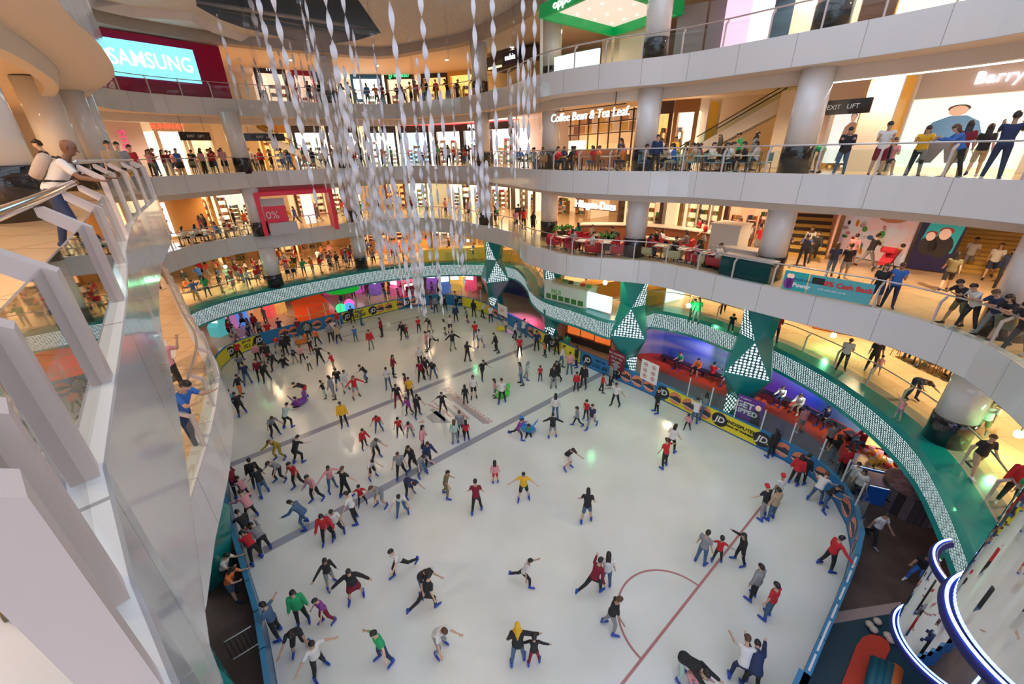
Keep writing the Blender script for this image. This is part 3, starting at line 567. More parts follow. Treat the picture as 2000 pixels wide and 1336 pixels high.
# ---------------- rink barrier with adverts ----------------
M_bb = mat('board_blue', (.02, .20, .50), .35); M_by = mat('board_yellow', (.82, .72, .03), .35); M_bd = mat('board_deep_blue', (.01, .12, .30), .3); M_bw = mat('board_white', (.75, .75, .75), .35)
bar = thing('rink_barrier', 'blue and yellow advert barrier around the ice', 'rink barrier')
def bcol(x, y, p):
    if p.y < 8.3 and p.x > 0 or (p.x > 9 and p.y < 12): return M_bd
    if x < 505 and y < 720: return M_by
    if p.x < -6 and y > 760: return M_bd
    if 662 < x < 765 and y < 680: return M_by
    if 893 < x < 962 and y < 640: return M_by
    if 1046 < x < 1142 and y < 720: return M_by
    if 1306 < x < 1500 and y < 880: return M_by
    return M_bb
i = 0; BS = []
closed = RKs+[RKs[0]]; sl = arcs(closed); nb = int(sl[-1]/1.35)
for k in range(nb):
    a, d = along(closed, sl[-1]*k/nb, sl); b, _ = along(closed, sl[-1]*(k+1)/nb, sl); m = (a+b)/2; d = (b-a); x, y = px((m.x, m.y, .6))
    if m.y < 3.5: continue
    t_ = d.normalized(); nn = Vector((t_.y, -t_.x))
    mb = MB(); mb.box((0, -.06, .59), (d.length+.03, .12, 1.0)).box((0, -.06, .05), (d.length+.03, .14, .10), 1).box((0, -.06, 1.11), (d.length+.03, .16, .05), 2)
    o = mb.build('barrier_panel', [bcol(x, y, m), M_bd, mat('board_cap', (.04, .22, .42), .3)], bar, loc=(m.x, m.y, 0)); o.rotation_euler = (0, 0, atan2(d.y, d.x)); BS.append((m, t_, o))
def on_board(x, y, z=.6):
    best = None
    for m, t_, o in BS:
        for s in (-.5, -.25, 0, .25, .5):
            q = m+t_*s; X, Y = px((q.x, q.y, z)); dd_ = (X-x)**2+(Y-y)**2
            if best is None or dd_ < best[0]: best = (dd_, q, t_)
    return best[1], best[2]
# the rink lies on the left of the travel direction; text must read towards it
def decal(x, y, kind):
    q, t_ = on_board(x, y); nn = Vector((-t_.y, t_.x)); c = q+nn*.0; ctr = Vector((-4, 20))
    if (ctr-q).dot(nn) < 0: nn = -nn
    rz = atan2(-nn.x, nn.y)+pi        # local -Y faces the ice
    loc = (q.x+nn.x*.012, q.y+nn.y*.012, .60)
    n = 24
    if kind == 'jd':
        o = MB().add([(cos(2*pi*i/n)*.43, 0, sin(2*pi*i/n)*.43) for i in range(n)], [tuple(range(n))]).build('round_emblem', mat('emblem_black', (.02, .02, .025), .4), bar, loc=loc); o.rotation_euler = (0, 0, rz)
        text('JD', .52, mat('emblem_white', (.85, .85, .85), .4), o, (0, -.004, 0), (pi/2, 0, 0), 'emblem_lettering', .002, sx=.95, bold=.012, shear=.2)
    else:
        o = MB().add([(cos(2*pi*i/n)*.40, 0, sin(2*pi*i/n)*.40) for i in range(n)], [tuple(range(n))]).build('shoe_emblem', mat('emblem_orange', (.80, .25, .13), .4), bar, loc=loc); o.rotation_euler = (0, 0, rz)
        sh = [(-.40, -.02), (-.3, .02), (-.1, .10), (.08, .2), (.16, .12), (.3, .14), (.36, -.1), (.3, -.2), (-.2, -.13), (-.42, -.1)]
        MB().add([(a, -.004, b) for a, b in sh], [tuple(range(len(sh)))]).build('printed_shoe', mat('print_shoe_dark', (.05, .05, .07), .5), o)
        MB().add([(a, -.006, b) for a, b in ((-.42, -.1), (.3, -.2), (.3, -.24), (-.42, -.15))], [(0, 1, 2, 3)]).build('printed_sole', mat('emblem_white', (.85, .85, .85), .4), o)
for x, y in ((452, 687), (507, 662), (599, 639), (677.5, 620), (727, 607), (794, 590), (861, 584), (900, 588), (1078, 671), (1147, 700), (1201, 728), (1295, 770), (1401, 823), (1490, 865)): decal(x, y, 'jd')
for x, y in ((555, 652), (575, 648), (621, 634), (640, 629), (745, 603), (761, 599), (777, 595), (810, 588), (827, 584), (955, 611), (965, 617), (977, 624), (1036, 651), (1052, 657), (1220, 738), (1241, 748), (1266, 759), (1316, 784), (1344, 795), (1375, 810), (1531, 887), (1565, 905), (1595, 934), (1643, 998), (1656, 1031), (1662, 1058)): decal(x, y, 'shoe')
def board_text(s, x, y, size, m, z=.6, sx=1):
    q, t_ = on_board(x, y, z); nn = Vector((-t_.y, t_.x)); ctr = Vector((-4, 20))
    if (ctr-q).dot(nn) < 0: nn = -nn
    text(s, size, m, bar, (q.x+nn.x*.015, q.y+nn.y*.015, z), (pi/2, 0, atan2(-nn.x, nn.y)+pi), 'board_lettering', .002, sx=sx, bold=.01)
Mk = mat('print_ink', (.02, .02, .02), .5)
for x, y in ((482, 668), (703, 613), (1172, 713)): board_text('LG1.60', x, y, .42, Mk, .45); board_text('VISIT US', x, y, .24, Mk, .85)
board_text('UNDISPUTED', 1448, 843, .28, Mk, .72); board_text('KING OF TRAINERS', 1448, 843, .16, Mk, .47)
for k in range(7):
    x = 1655-k*17; y = 1112+k*31; q, t_ = on_board(x, y, .6); nn = Vector((-t_.y, t_.x)); ctr = Vector((-4, 20))
    if (ctr-q).dot(nn) > 0: nn = -nn
    o = MB().box((0, 0, 0), (.62, .05, .012)).build('white_slogan_strip', M_bw, bar, loc=(q.x+nn.x*.06, q.y+nn.y*.06, 1.145)); o.rotation_euler = (0, 0, atan2(t_.y, t_.x))
# low plexiglass over the right side of the barrier
pg = thing('rink_screen', 'clear safety screen with white stanchions on the right barrier', 'safety screen')
pm = None
for m, t_, o in BS:
    x, y = px((m.x, m.y, 1.1))
    if (1270 < x and 780 < y < 1100 and m.y > 10.8) or (560 < x < 960 and y < 660 and m.y > 33):
        L = 1.36; a = atan2(t_.y, t_.x)
        g = MB().box((0, 0, .6), (L-.05, .015, 1.1)).build('clear_panel', M_glass, pg, loc=(m.x, m.y, 1.13)) if pm is None else link('clear_panel', pm[0], pg, (m.x, m.y, 1.13))
        s = MB().box((0, 0, .6), (.05, .05, 1.2)).build('stanchion', M_bw, pg, loc=(m.x+t_.x*L/2, m.y+t_.y*L/2, 1.13)) if pm is None else link('stanchion', pm[1], pg, (m.x+t_.x*L/2, m.y+t_.y*L/2, 1.13))
        pm = (g.data, s.data); g.rotation_euler = s.rotation_euler = (0, 0, a)
# ---------------- murals, carpet and benches beside the rink ----------------
def mural_mat(name, ucols, scale):
    m = mat(name, (.1, .1, .4), .3); n, l, b = nodes(m); tc = n.new('ShaderNodeTexCoord'); mp = n.new('ShaderNodeMapping'); mp.inputs['Scale'].default_value = (1/scale, .32, 1); l.new(tc.outputs['UV'], mp.inputs[0])
    nz = n.new('ShaderNodeTexNoise'); nz.inputs['Scale'].default_value = 1.6; nz.inputs['Detail'].default_value = .5; nz.inputs['Distortion'].default_value = 1.2; l.new(mp.outputs[0], nz.inputs['Vector'])
    sp = n.new('ShaderNodeSeparateXYZ'); l.new(mp.outputs[0], sp.inputs[0]); r = n.new('ShaderNodeValToRGB'); ad = n.new('ShaderNodeMath'); ad.operation = 'MULTIPLY_ADD'; ad.inputs[1].default_value = .5; l.new(nz.outputs[0], ad.inputs[0])
    sb = n.new('ShaderNodeMath'); sb.operation = 'ADD'; l.new(sp.outputs[0], ad.inputs[2]); l.new(ad.outputs[0], sb.inputs[0]); sb.inputs[1].default_value = -.25
    l.new(sb.outputs[0], r.inputs[0]); e = r.color_ramp.elements
    while len(e) < len(ucols): e.new(.5)
    for i, c in enumerate(ucols): e[i].position = i/(len(ucols)-1); e[i].color = (*c, 1)
    w2 = n.new('ShaderNodeTexWave'); w2.inputs['Scale'].default_value = .5; w2.inputs['Distortion'].default_value = 5; w2.bands_direction = 'Y'; w2.inputs['Detail'].default_value = 1; l.new(mp.outputs[0], w2.inputs['Vector'])
    mx = n.new('ShaderNodeMix'); mx.data_type = 'RGBA'; mx.blend_type = 'SCREEN'; mm = n.new('ShaderNodeMath'); mm.operation = 'MULTIPLY'; mm.inputs[1].default_value = .2; l.new(w2.outputs['Fac'], mm.inputs[0]); l.new(mm.outputs[0], mx.inputs[0])
    l.new(r.outputs[0], mx.inputs[6]); mx.inputs[7].default_value = (.25, .4, .6, 1); l.new(mx.outputs[2], b.inputs['Base Color']); return m
mw = smoothc([(9.3, 27.6), (11.4, 27.6), (14, 24.6), (16.6, 22), (18.2, 19.4), (18.9, 16.8), (18.9, 14.6), (18.3, 12.6)], .6)
mb = MB(); strip(mb, mw, 0, mw, 3.3); o = structure('wall_right', mb, mural_mat('mural_waves', [(.35, .5, .45), (.01, .12, .5), (.15, .48, .5), (.16, .05, .5), (.01, .05, .5), (.2, .4, .6), (.25, .01, .35), (.5, .0, .14), (.45, .0, .08)], 22.))
mw2 = smoothc([(-3.2, 43.6), (-.4, 43.2), (2.2, 40.6), (4.4, 37), (6, 33.5)], .6)
mb = MB(); strip(mb, mw2, 0, mw2, 3.3); structure('wall_far', mb, mural_mat('mural_far', [(.05, .3, .3), (.02, .05, .3), (.2, .2, .5), (.45, .02, .2), (.4, .02, .3)], 14.))
M_carpet = mat('orange_carpet', (.62, .07, .02), .6); M_step = mat('grey_screed', (.20, .17, .15), .4)
inner = offc(mw, 2.6); mid_ = offc(mw, 4.6)
def flat(a, b, z, m): P = [Vector((p.x, p.y, z)) for p in a]+[Vector((p.x, p.y, z)) for p in reversed(b)]; structure('floor', MB().add(P, tess([P])), m)
flat(inner, mw, .024, M_carpet)
flat(mid_, inner, .014, M_step)
cv = offs(mw, 1.0); sl2 = arcs(cv)
for k in range(7):
    s = 1.6+k*2.9
    if s+2.7 > sl2[-1]: break
    a, _ = along(cv, s, sl2); b, _ = along(cv, s+2.7, sl2); m = (a+b)/2; d = b-a
    t = thing('bench', 'long dark bench under the wave mural, number %s from far end' % ('one', 'two', 'three', 'four', 'five', 'six', 'seven')[k], 'bench', (m.x, m.y, .02), atan2(d.y, d.x), 'benches under the wave mural')
    MB().box((0, 0, .42), (d.length, .5, .07)).build('seat', mat('bench_dark', (.025, .018, .015), .4), t)
    for sx_ in (-1, 1): MB().box((sx_*(d.length/2-.25), 0, .2), (.12, .4, .4)).build('leg', M_dark, t)
for i, (s, c) in enumerate(((4, (1, .3, .9)), (7.4, (1, .4, .8)), (10.6, (.9, 1, .95)), (14, (1, 1, .95)), (17.4, (1, .95, .9)))):
    p, _ = along(offs(mw, .45), s); q_, _ = along(offs(mw, 1.5), s); w_, _ = along(mw, s); dv = Vector((w_.x-q_.x, w_.y-q_.y, -1.3)); lo_ = lamp('SPOT', (q_.x, q_.y, 2.95), 420, c, .06, name='mural_spot', spot=radians(105)); lo_.rotation_euler = dv.to_track_quat('-Z', 'Y').to_euler()
    MB().lathe((0, 0, 0), [(.06, 0), (.07, .12)], 12).build('spotlight', mat('spot_glow', (1, .9, 1), .4, emit=8), loc=(p.x, p.y, 3.02), label='small spotlight over the wave mural', cat='spotlight', group='spotlights over the wave mural')
for x, y, c in ((966, 556, (1, 1, 1)), (1008, 566, (1, .3, .9)), (1022, 574, (1, .1, .6))):
    q = at(x, y, 2.9); lamp('SPOT', (q.x, q.y-.3, 3.0), 450, c, .06, name='mural_spot', spot=radians(80))
# orange play court, lit play machines and booths beyond the far barrier
ct = [at(x, y, .01) for x, y in ((568, 590), (585, 640), (668, 617), (622, 571))]
crt = MB().add([(p.x, p.y, .02) for p in ct]+[], [(0, 1, 2, 3)]).build('play_court', mat('court_orange', (.85, .10, .02), .15, emit=.25, ecol=(1, .1, .02)), label='glossy orange play court beyond the far left barrier', cat='play court')
cc = at(600, 604, .02); crease(Vector((cc.x, cc.y)), 2.0, 0, 2*pi, mat('court_line', (.9, .55, .1), .3), .22, 'court_line').parent = crt
PLAY = [(430, 640, (.1, .5, .5)), (450, 628, (.6, .2, .5)), (475, 618, (.1, .3, .9)), (500, 612, (.8, .3, .1)), (525, 603, (.9, .1, .1)), (545, 596, (.8, .4, .1)), (645, 560, (.5, .05, .2)), (700, 556, (.6, .1, .5)), (735, 560, (.2, .1, .4)), (760, 550, (.9, .4, .1)), (775, 562, (.8, .1, .3)), (790, 546, (.1, .7, .3)), (845, 548, (.3, .1, .5)), (870, 556, (.1, .2, .6)), (905, 545, (.9, .6, .1)), (920, 552, (.95, .1, .2)), (440, 612, (.9, .5, .2)), (800, 572, (.7, .05, .1)), (890, 552, (.9, .5, .1))]
for i, (x, y, c) in enumerate(PLAY):
    q = at(x, y+14, 0); t = thing('play_machine', 'glowing %s play machine beyond the far rink side' % ['teal', 'violet', 'blue', 'orange', 'red', 'amber', 'wine', 'purple', 'indigo', 'light orange', 'crimson', 'green', 'lilac', 'deep blue', 'yellow', 'scarlet', 'peach', 'brick red', 'gold'][i], 'arcade machine', (q.x, q.y, 0), R.uniform(-.6, .6))
    MB().rings([[(s*.55, yy, z) for yy, z in ((-.5, 0), (-.5, .9), (-.25, 1.1), (-.15, 2.0), (.5, 2.1), (.5, 0))] for s in (-1, 1)]).build('cabinet', mat('play_%d' % i, tuple(v*.5 for v in c), .3, emit=.6, ecol=c), t)
    MB().box((0, -.24, 1.55), (.9, .06, .6)).build('screen', lit(tuple(min(1, v*.5+.5) for v in c), 2.2), t)
    MB().box((0, -.1, 2.15), (1.1, .5, .18)).build('marquee', lit(c, 2.5), t)
t = thing('leaf_umbrella', 'green lit leaf roof over play machines', 'canopy', tuple(at(677, 600, 0)))
MB().lathe((0, 0, 0), [(.05, 0), (.05, 2.0)], 8).build('pole', M_dark, t); MB().lathe((0, 0, 0), [(1.7, 1.9), (1.2, 2.4), (.3, 2.7), (.01, 2.75)], 10).build('leaf_roof', mat('leaf_green', (.02, .3, .03), .3, emit=.5, ecol=(.02, .6, .05)), t)
for i, (x, y, c, nm) in enumerate(((668, 612, (.05, .9, .3), 'green'), (684, 610, (.1, .3, 1), 'blue'), (684, 602, (1, .1, .5), 'pink'))):
    q = at(x, y, 0); MB().lathe((0, 0, .5), [(.5*sin(a*pi/8), -.5*cos(a*pi/8)) for a in range(9)], 16).build('glow_ball', lit(c, 1.4), smooth=True, loc=(q.x, q.y, 0), label='%s glowing ball beside the play court' % nm, cat='glowing ball')
def upright(name, x0, y0, x1, y1, z, h, m, label, cat, th=.05):
    a = at(x0, y0, z); b = at(x1, y1, z); d = Vector((b.x-a.x, b.y-a.y)); t = thing(name, label, cat, ((a.x+b.x)/2, (a.y+b.y)/2, z), atan2(d.y, d.x))
    MB().box((0, 0, h/2), (d.length, th, h)).build('board', m, t); return t, d.length
M_maroon = mat('notice_maroon', (.22, .01, .03), .4)
t, L = upright('notice_board', 1188, 713, 1218, 727, .95, 1.25, M_maroon, 'maroon notice board on the barrier beside a teal pillar', 'sign')
for k, s in enumerate(('NO STOPPING', 'ICE SKATES', 'HELMETS', 'GLOVES')): text(s, .19, mat('emblem_white', (.85, .85, .85), .4), t, (0, -.04, 1.05-k*.27), (pi/2, 0, 0), 'notice_lettering', .002)
t, L = upright('rule_sign', 1250, 737, 1282, 753, .95, 1.35, mat('sign_white', (.85, .85, .85), .4), 'white sign with red rings on the right barrier', 'sign')
for i in range(6):
    a, b = (-.3, .3)[i % 2], 1.1-.4*(i//2)
    MB().rings([[(a+rr*cos(q*pi/8), -.03, b+rr*sin(q*pi/8)) for q in range(16)] for rr in (.11, .15)], cap=False).build('red_ring', mat('ring_red', (.7, .03, .03), .5), t)
    MB().box((a, -.03, b), (.10, .01, .07)).build('pictogram', Mk, t)
t, L = upright('advert_poster', 1432, 815, 1482, 836, 1.0, 1.5, mat('poster_purple', (.13, .03, .30), .4), 'purple poster reading get ripped beside a teal pillar', 'poster')
text('GET', .48, mat('emblem_white', (.85, .85, .85), .4), t, (-L*.2, -.04, 1.0), (pi/2, 0, 0), 'poster_lettering', .002, bold=.015); text('RIPPED', .38, mat('emblem_white', (.85, .85, .85), .4), t, (-L*.12, -.04, .62), (pi/2, 0, 0), 'poster_lettering', .002, bold=.012)
text('CELEBRITY', .12, mat('emblem_white', (.85, .85, .85), .4), t, (-L*.22, -.04, 1.36), (pi/2, 0, 0), 'poster_lettering', .002)
MB().add([(L*a, -.032, b) for a, b in ((.12, 0), (.16, .7), (.24, .95), (.36, .95), (.44, .6), (.48, 0))], [tuple(range(6))]).build('printed_figure', mat('print_dark_top', (.03, .03, .04), .5), t); MB().add([(L*.3+.14*cos(q*pi/6), -.034, 1.1+.16*sin(q*pi/6)) for q in range(12)], [tuple(range(12))]).build('printed_face', mat('print_skin', (.7, .45, .33), .5), t)
t, L = upright('price_sign', 973, 612, 991, 621, .9, 1.0, mat('sign_white', (.85, .85, .85), .4), 'small white and red sign on the far right barrier', 'sign'); text('6+', .5, mat('ring_red', (.7, .03, .03), .5), t, (0, -.04, .5), (pi/2, 0, 0), 'sign_lettering', .002)
t, L = upright('notice_board', 794, 578, 818, 574, .95, 1.0, mat('notice_red', (.6, .02, .08), .4), 'red notice board above the far barrier', 'sign'); text('SKATE', .3, mat('emblem_white', (.85, .85, .85), .4), t, (0, -.04, .5), (pi/2, 0, 0), 'notice_lettering', .002)
# skating aids and other things on the ice
def aid(x, y, c, label, rz):
    q = at(x, y, .03); t = thing('skating_aid', label, 'skating aid', tuple(q), rz); m = mat('aid_%02d%02d' % (int(c[0]*99), int(c[2]*99)), c, .3)
    MB().rings([[(xx*.9, w_*cos(a*pi/6)*.28, .22+w_*.22*sin(a*pi/6)) for a in range(12)] for xx, w_ in ((-.55, .35), (-.35, .9), (0, 1), (.35, .75), (.5, .3))]).build('body', m, t, True)
    MB().rings([[(.3+.02*k+.16*cos(a*pi/6)*r_, .16*sin(a*pi/6)*r_, .3+.14*k) for a in range(12)] for k, r_ in enumerate((1, .8, .8, .95, .6))]).build('head', m, t, True)
    MB().tube([(-.3, -.3, .35), (-.5, -.3, .75), (-.5, .3, .75), (-.3, .3, .35)], .03).build('handle', m, t, True); return t
aid(590, 672, (.75, .22, .04), 'orange seal shaped skating aid near the far left barrier', .4); aid(981, 646, (.8, .7, .03), 'yellow skating aid by the far right barrier', 0); aid(983, 775, (.1, .7, .1), 'green skating aid in front of a person on the ice', .5); aid(587, 790, (.2, .06, .35), 'purple skating aid held by bending child', .8); aid(1030, 842, (.05, .25, .7), 'blue skating aid with a child at the second line', 2.6)
# pyramid mark and rink name in the ice
def ice_shape(pts, m, name='ice_logo'):
    v = [at(x, y, .037) for x, y in pts]; return MB().add([(p.x, p.y, .037) for p in v], [tuple(range(len(v)))]).build(name, m, ICE)
M_lg = mat('logo_grey', (.40, .40, .43), .2); M_lr = mat('logo_red', (.62, .40, .38), .2)
for pts in (((868, 770), (880, 768), (958, 826), (944, 828)), ((832, 814), (852, 802), (868, 803), (870, 826), (845, 826)), ((862, 790), (870, 790), (912, 826), (900, 826)), ((838, 800), (846, 797), (882, 826), (872, 826))): ice_shape(pts, M_lg)
for pts in (((833, 790), (837, 789), (862, 800), (858, 802)), ((846, 786), (850, 786), (884, 814), (878, 815)), ((816, 826), (826, 820), (830, 826)), ((884, 792), (889, 792), (918, 818), (912, 819))): ice_shape(pts, M_lr)
a = at(870, 758, .037); b = at(958, 826, .037); d = Vector((b.x-a.x, b.y-a.y)); o = text('SUNWAY PYRAMID ICE', 1.0, M_lr, ICE, ((a.x+b.x)/2, (a.y+b.y)/2, .038), (0, 0, atan2(d.y, d.x)+pi), 'ice_lettering', .0005, bold=.02); o.scale = (d.length/_TXW(o), .62, 1)

for i, (x, y) in enumerate(((1122, 688), (1148, 696), (1176, 706))):
    q = at(x, y-22, 0); t = thing('ticket_window', 'glowing orange counter window behind the barrier, %s of three' % ('left', 'middle', 'right')[i], 'ticket window', tuple(q), radians(-40))
    MB().box((0, 0, 1.3), (1.35, .1, 1.9)).build('orange_panel', mat('window_orange', (.8, .16, .03), .4, emit=.7, ecol=(1, .2, .04)), t); MB().box((0, -.1, .3), (1.45, .4, .6)).build('sill', M_dark, t)
    for s_ in (-1, 1): MB().box((s_*.7, 0, 1.15), (.07, .14, 2.3)).build('window_frame', M_steel, t)
# ---------------- people ----------------
def capsule(mb, p0, p1, r0, r1, n=10):
    p0, p1 = Vector(p0), Vector(p1); t = p1-p0; L = t.length; t = t/L if L > 1e-6 else Vector((0, 0, 1))
    a = t.cross(Vector((0, 1, .13))); a = a.normalized(); b = t.cross(a); rs = []
    for k in (0, 1, 2, 3): th = pi/2*(1-k/3); rs.append((p0-t*r0*sin(th)*.98, max(.0008, r0*cos(th))))
    for k in (0, 1, 2, 3): th = pi/2*k/3; rs.append((p1+t*r1*sin(th)*.98, max(.0008, r1*cos(th))))
    mb.rings([[c+(a*cos(2*pi*i/n)+b*sin(2*pi*i/n))*r for i in range(n)] for c, r in rs])
def ldir(f, o, s): f, o = radians(f), radians(o); return Vector((s*sin(o), sin(f)*cos(o), -cos(f)*cos(o)))
# pose: lean, head pitch, legs (forward, out, knee) x2, arms (forward, out, elbow) x2   [right, left]
POSES = {
 'st': (0, 8, (2, 5, 2), (-2, 5, 4), (4, 10, 12), (0, 12, 8)), 'ph': (3, 28, (3, 5, 2), (-3, 5, 3), (22, 6, 95), (18, 4, 100)),
 'rl': (24, 22, (12, 5, 4), (-10, 6, 6), (42, 14, 62), (46, 12, 58)), 'wk': (5, 5, (24, 2, 6), (-20, 3, 26), (-22, 8, 15), (22, 8, 25)),
 'sk': (12, 14, (16, 8, 24), (-6, 9, 18), (6, 17, 24), (14, 20, 22)), 'so': (8, 6, (8, 10, 12), (-6, 10, 10), (5, 56, 14), (8, 50, 18)),
 'cr': (36, 24, (34, 9, 55), (20, 10, 46), (34, 26, 32), (30, 22, 38)), 'sd': (22, 8, (34, 5, 34), (-36, 12, 34), (-28, 22, 26), (38, 24, 40)),
 'bd': (72, 30, (18, 8, 26), (6, 9, 20), (62, 8, 12), (58, 10, 10)), 'si': (6, 14, (84, 6, 86), (84, 8, 88), (30, 8, 52), (26, 10, 60)),
 'fl': (14, 10, (84, 14, 22), (80, 10, 48), (-34, 20, 12), (40, 14, 50)), 'ao': (6, 8, (8, 7, 10), (-6, 8, 10), (18, 60, 10), (4, 14, 14)),
 'al': (6, 8, (8, 7, 10), (-6, 8, 10), (4, 14, 14), (18, 60, 10)), 'pu': (10, 8, (24, 3, 8), (-22, 3, 24), (44, 5, 22), (44, 5, 22)),
 'rn': (36, 2, (12, 5, 6), (-12, 6, 8), (30, 16, 42), (34, 14, 40)),
 'tp': (2, 4, (2, 6, 2), (-3, 6, 3), (62, 12, 74), (60, 10, 78)), 'up': (0, -8, (3, 6, 3), (-3, 6, 3), (140, 14, 10), (128, 12, 14))}
_J = {}
def joints(pose):
    if pose in _J: return _J[pose]
    lean, hp, lr, ll, ar, al = POSES[pose]; J = {}; ln = radians(lean)
    u = Vector((0, sin(ln), cos(ln))); fwd = Vector((0, cos(ln), -sin(ln))); hip = Vector((0, 0, .9)); J['u'] = u; J['f'] = fwd; J['hip'] = hip
    J['neck'] = hip+u*.55; hd = radians(lean*.45+hp); hu = Vector((0, sin(hd), cos(hd))); hf = Vector((0, cos(hd), -sin(hd))); J['head'] = J['neck']+hu*.155+hf*.015; J['hu'] = hu; J['hf'] = hf
    for s, l, a, k in ((1, lr, ar, 'R'), (-1, ll, al, 'L')):
        h = hip+Vector((s*.088, 0, -.02)); kn = h+ldir(l[0], l[1], s)*.42; an = kn+ldir(l[0]-l[2], l[1], s)*.41
        J['h'+k], J['k'+k], J['a'+k] = h, kn, an; ft = radians(min(35, max(-30, (l[2]-l[0])*.5))) if pose not in ('si', 'fl') else (0 if pose == 'si' else radians(-50))
        J['t'+k] = an+Vector((s*.03, .17*cos(ft), -.05-.1*sin(ft)))
        sh = hip+u*.47+Vector((s*.175, 0, 0)); el = sh+ldir(a[0]+lean*.15, a[1], s)*.27; wr = el+ldir(a[0]+a[2]+lean*.15, a[1]*(.5 if a[2] > 50 else 1)*(1 if a[2] < 60 else -1), s)*.245
        J['s'+k], J['e'+k], J['w'+k] = sh, el, wr
    low = min(J['aR'].z, J['aL'].z, J['tR'].z+.03, J['tL'].z+.03)-.085
    if pose == 'fl': low = .78
    J['dz'] = -low
    for k, v in J.items():
        if isinstance(v, Vector) and k not in ('u', 'f', 'hu', 'hf'): v.z -= low
    _J[pose] = J; return J
def torso(mb, J, inf, t0=-.09, t1=.53, fat=1.):
    prof = [(-.11, .10, .085), (-.05, .150, .112), (.02, .160, .118), (.10, .146, .108), (.18, .136, .100), (.28, .152, .110), (.38, .168, .112), (.45, .162, .098), (.50, .11, .075), (.54, .06, .06)]
    rs = []; x = Vector((1, 0, 0))
    pr = [p for p in prof if t0 <= p[0] <= t1]
    for t, a, b in pr:
        c = J['hip']+J['u']*t; rs.append([c+x*cos(2*pi*i/16)*(a*fat+inf)+J['f']*sin(2*pi*i/16)*(b*fat+inf) for i in range(16)])
    mb.rings(rs)
def remesh(mb, vox, name, smooth=True):
    me = bpy.data.meshes.new(name); me.from_pydata([tuple(v) for v in mb.v], [], mb.f); o = bpy.data.objects.new(name, me); C.objects.link(o)
    md = o.modifiers.new('r', 'REMESH'); md.mode = 'VOXEL'; md.voxel_size = vox; md.adaptivity = vox*.35
    sm = o.modifiers.new('s', 'SMOOTH'); sm.iterations = 2; sm.factor = .5
    dg = bpy.context.evaluated_depsgraph_get(); out = bpy.data.meshes.new_from_object(o.evaluated_get(dg)); bpy.data.objects.remove(o); bpy.data.meshes.remove(me)
    out.name = name; out.polygons.foreach_set('use_smooth', [True]*len(out.polygons)); return out
def hand(mb, w_, d, s, up):
    """palm, four bent fingers of unequal length and a thumb from the side of the palm"""
    d = d.normalized(); x = d.cross(up); x = x.normalized() if x.length > .1 else Vector((1, 0, 0)); n = x.cross(d)
    for k in (-.026, -.009, .009, .026): capsule(mb, w_+d*.012+x*k*.8, w_+d*.085+x*k, .0125, .012, 6)
    for k, L in ((-.031, .052), (-.0105, .068), (.0105, .074), (.031, .064)):
        a = w_+d*.088+x*k; b = a+(d*.9+n*.35).normalized()*L*.55+x*k*.12; c = b+(d*.62+n*.78).normalized()*L*.45
        capsule(mb, a, b, .0098, .0092, 6); capsule(mb, b, c, .0092, .0082, 6)
    a = w_+d*.03-x*s*.03; b = a+(d*.6-x*s*.75+n*.25).normalized()*.045; c = b+(d*.85-x*s*.3+n*.4).normalized()*.03
    capsule(mb, a, b, .0135, .0115, 6); capsule(mb, b, c, .0112, .009, 6)
_P = {}
SKIN = [mat('skin_%d' % i, c, .55) for i, c in enumerate(((.58, .36, .25), (.46, .27, .17), (.66, .44, .32), (.20, .095, .055)))]
M_eye = mat('eye_dark', (.03, .02, .02), .3); M_lip = mat('lips', (.45, .18, .15), .5); M_hair = mat('hair_black', (.018, .013, .012), .45); M_hairb = mat('hair_brown', (.10, .045, .02), .5)
def hscale(kid): return 1.28 if kid else 1.
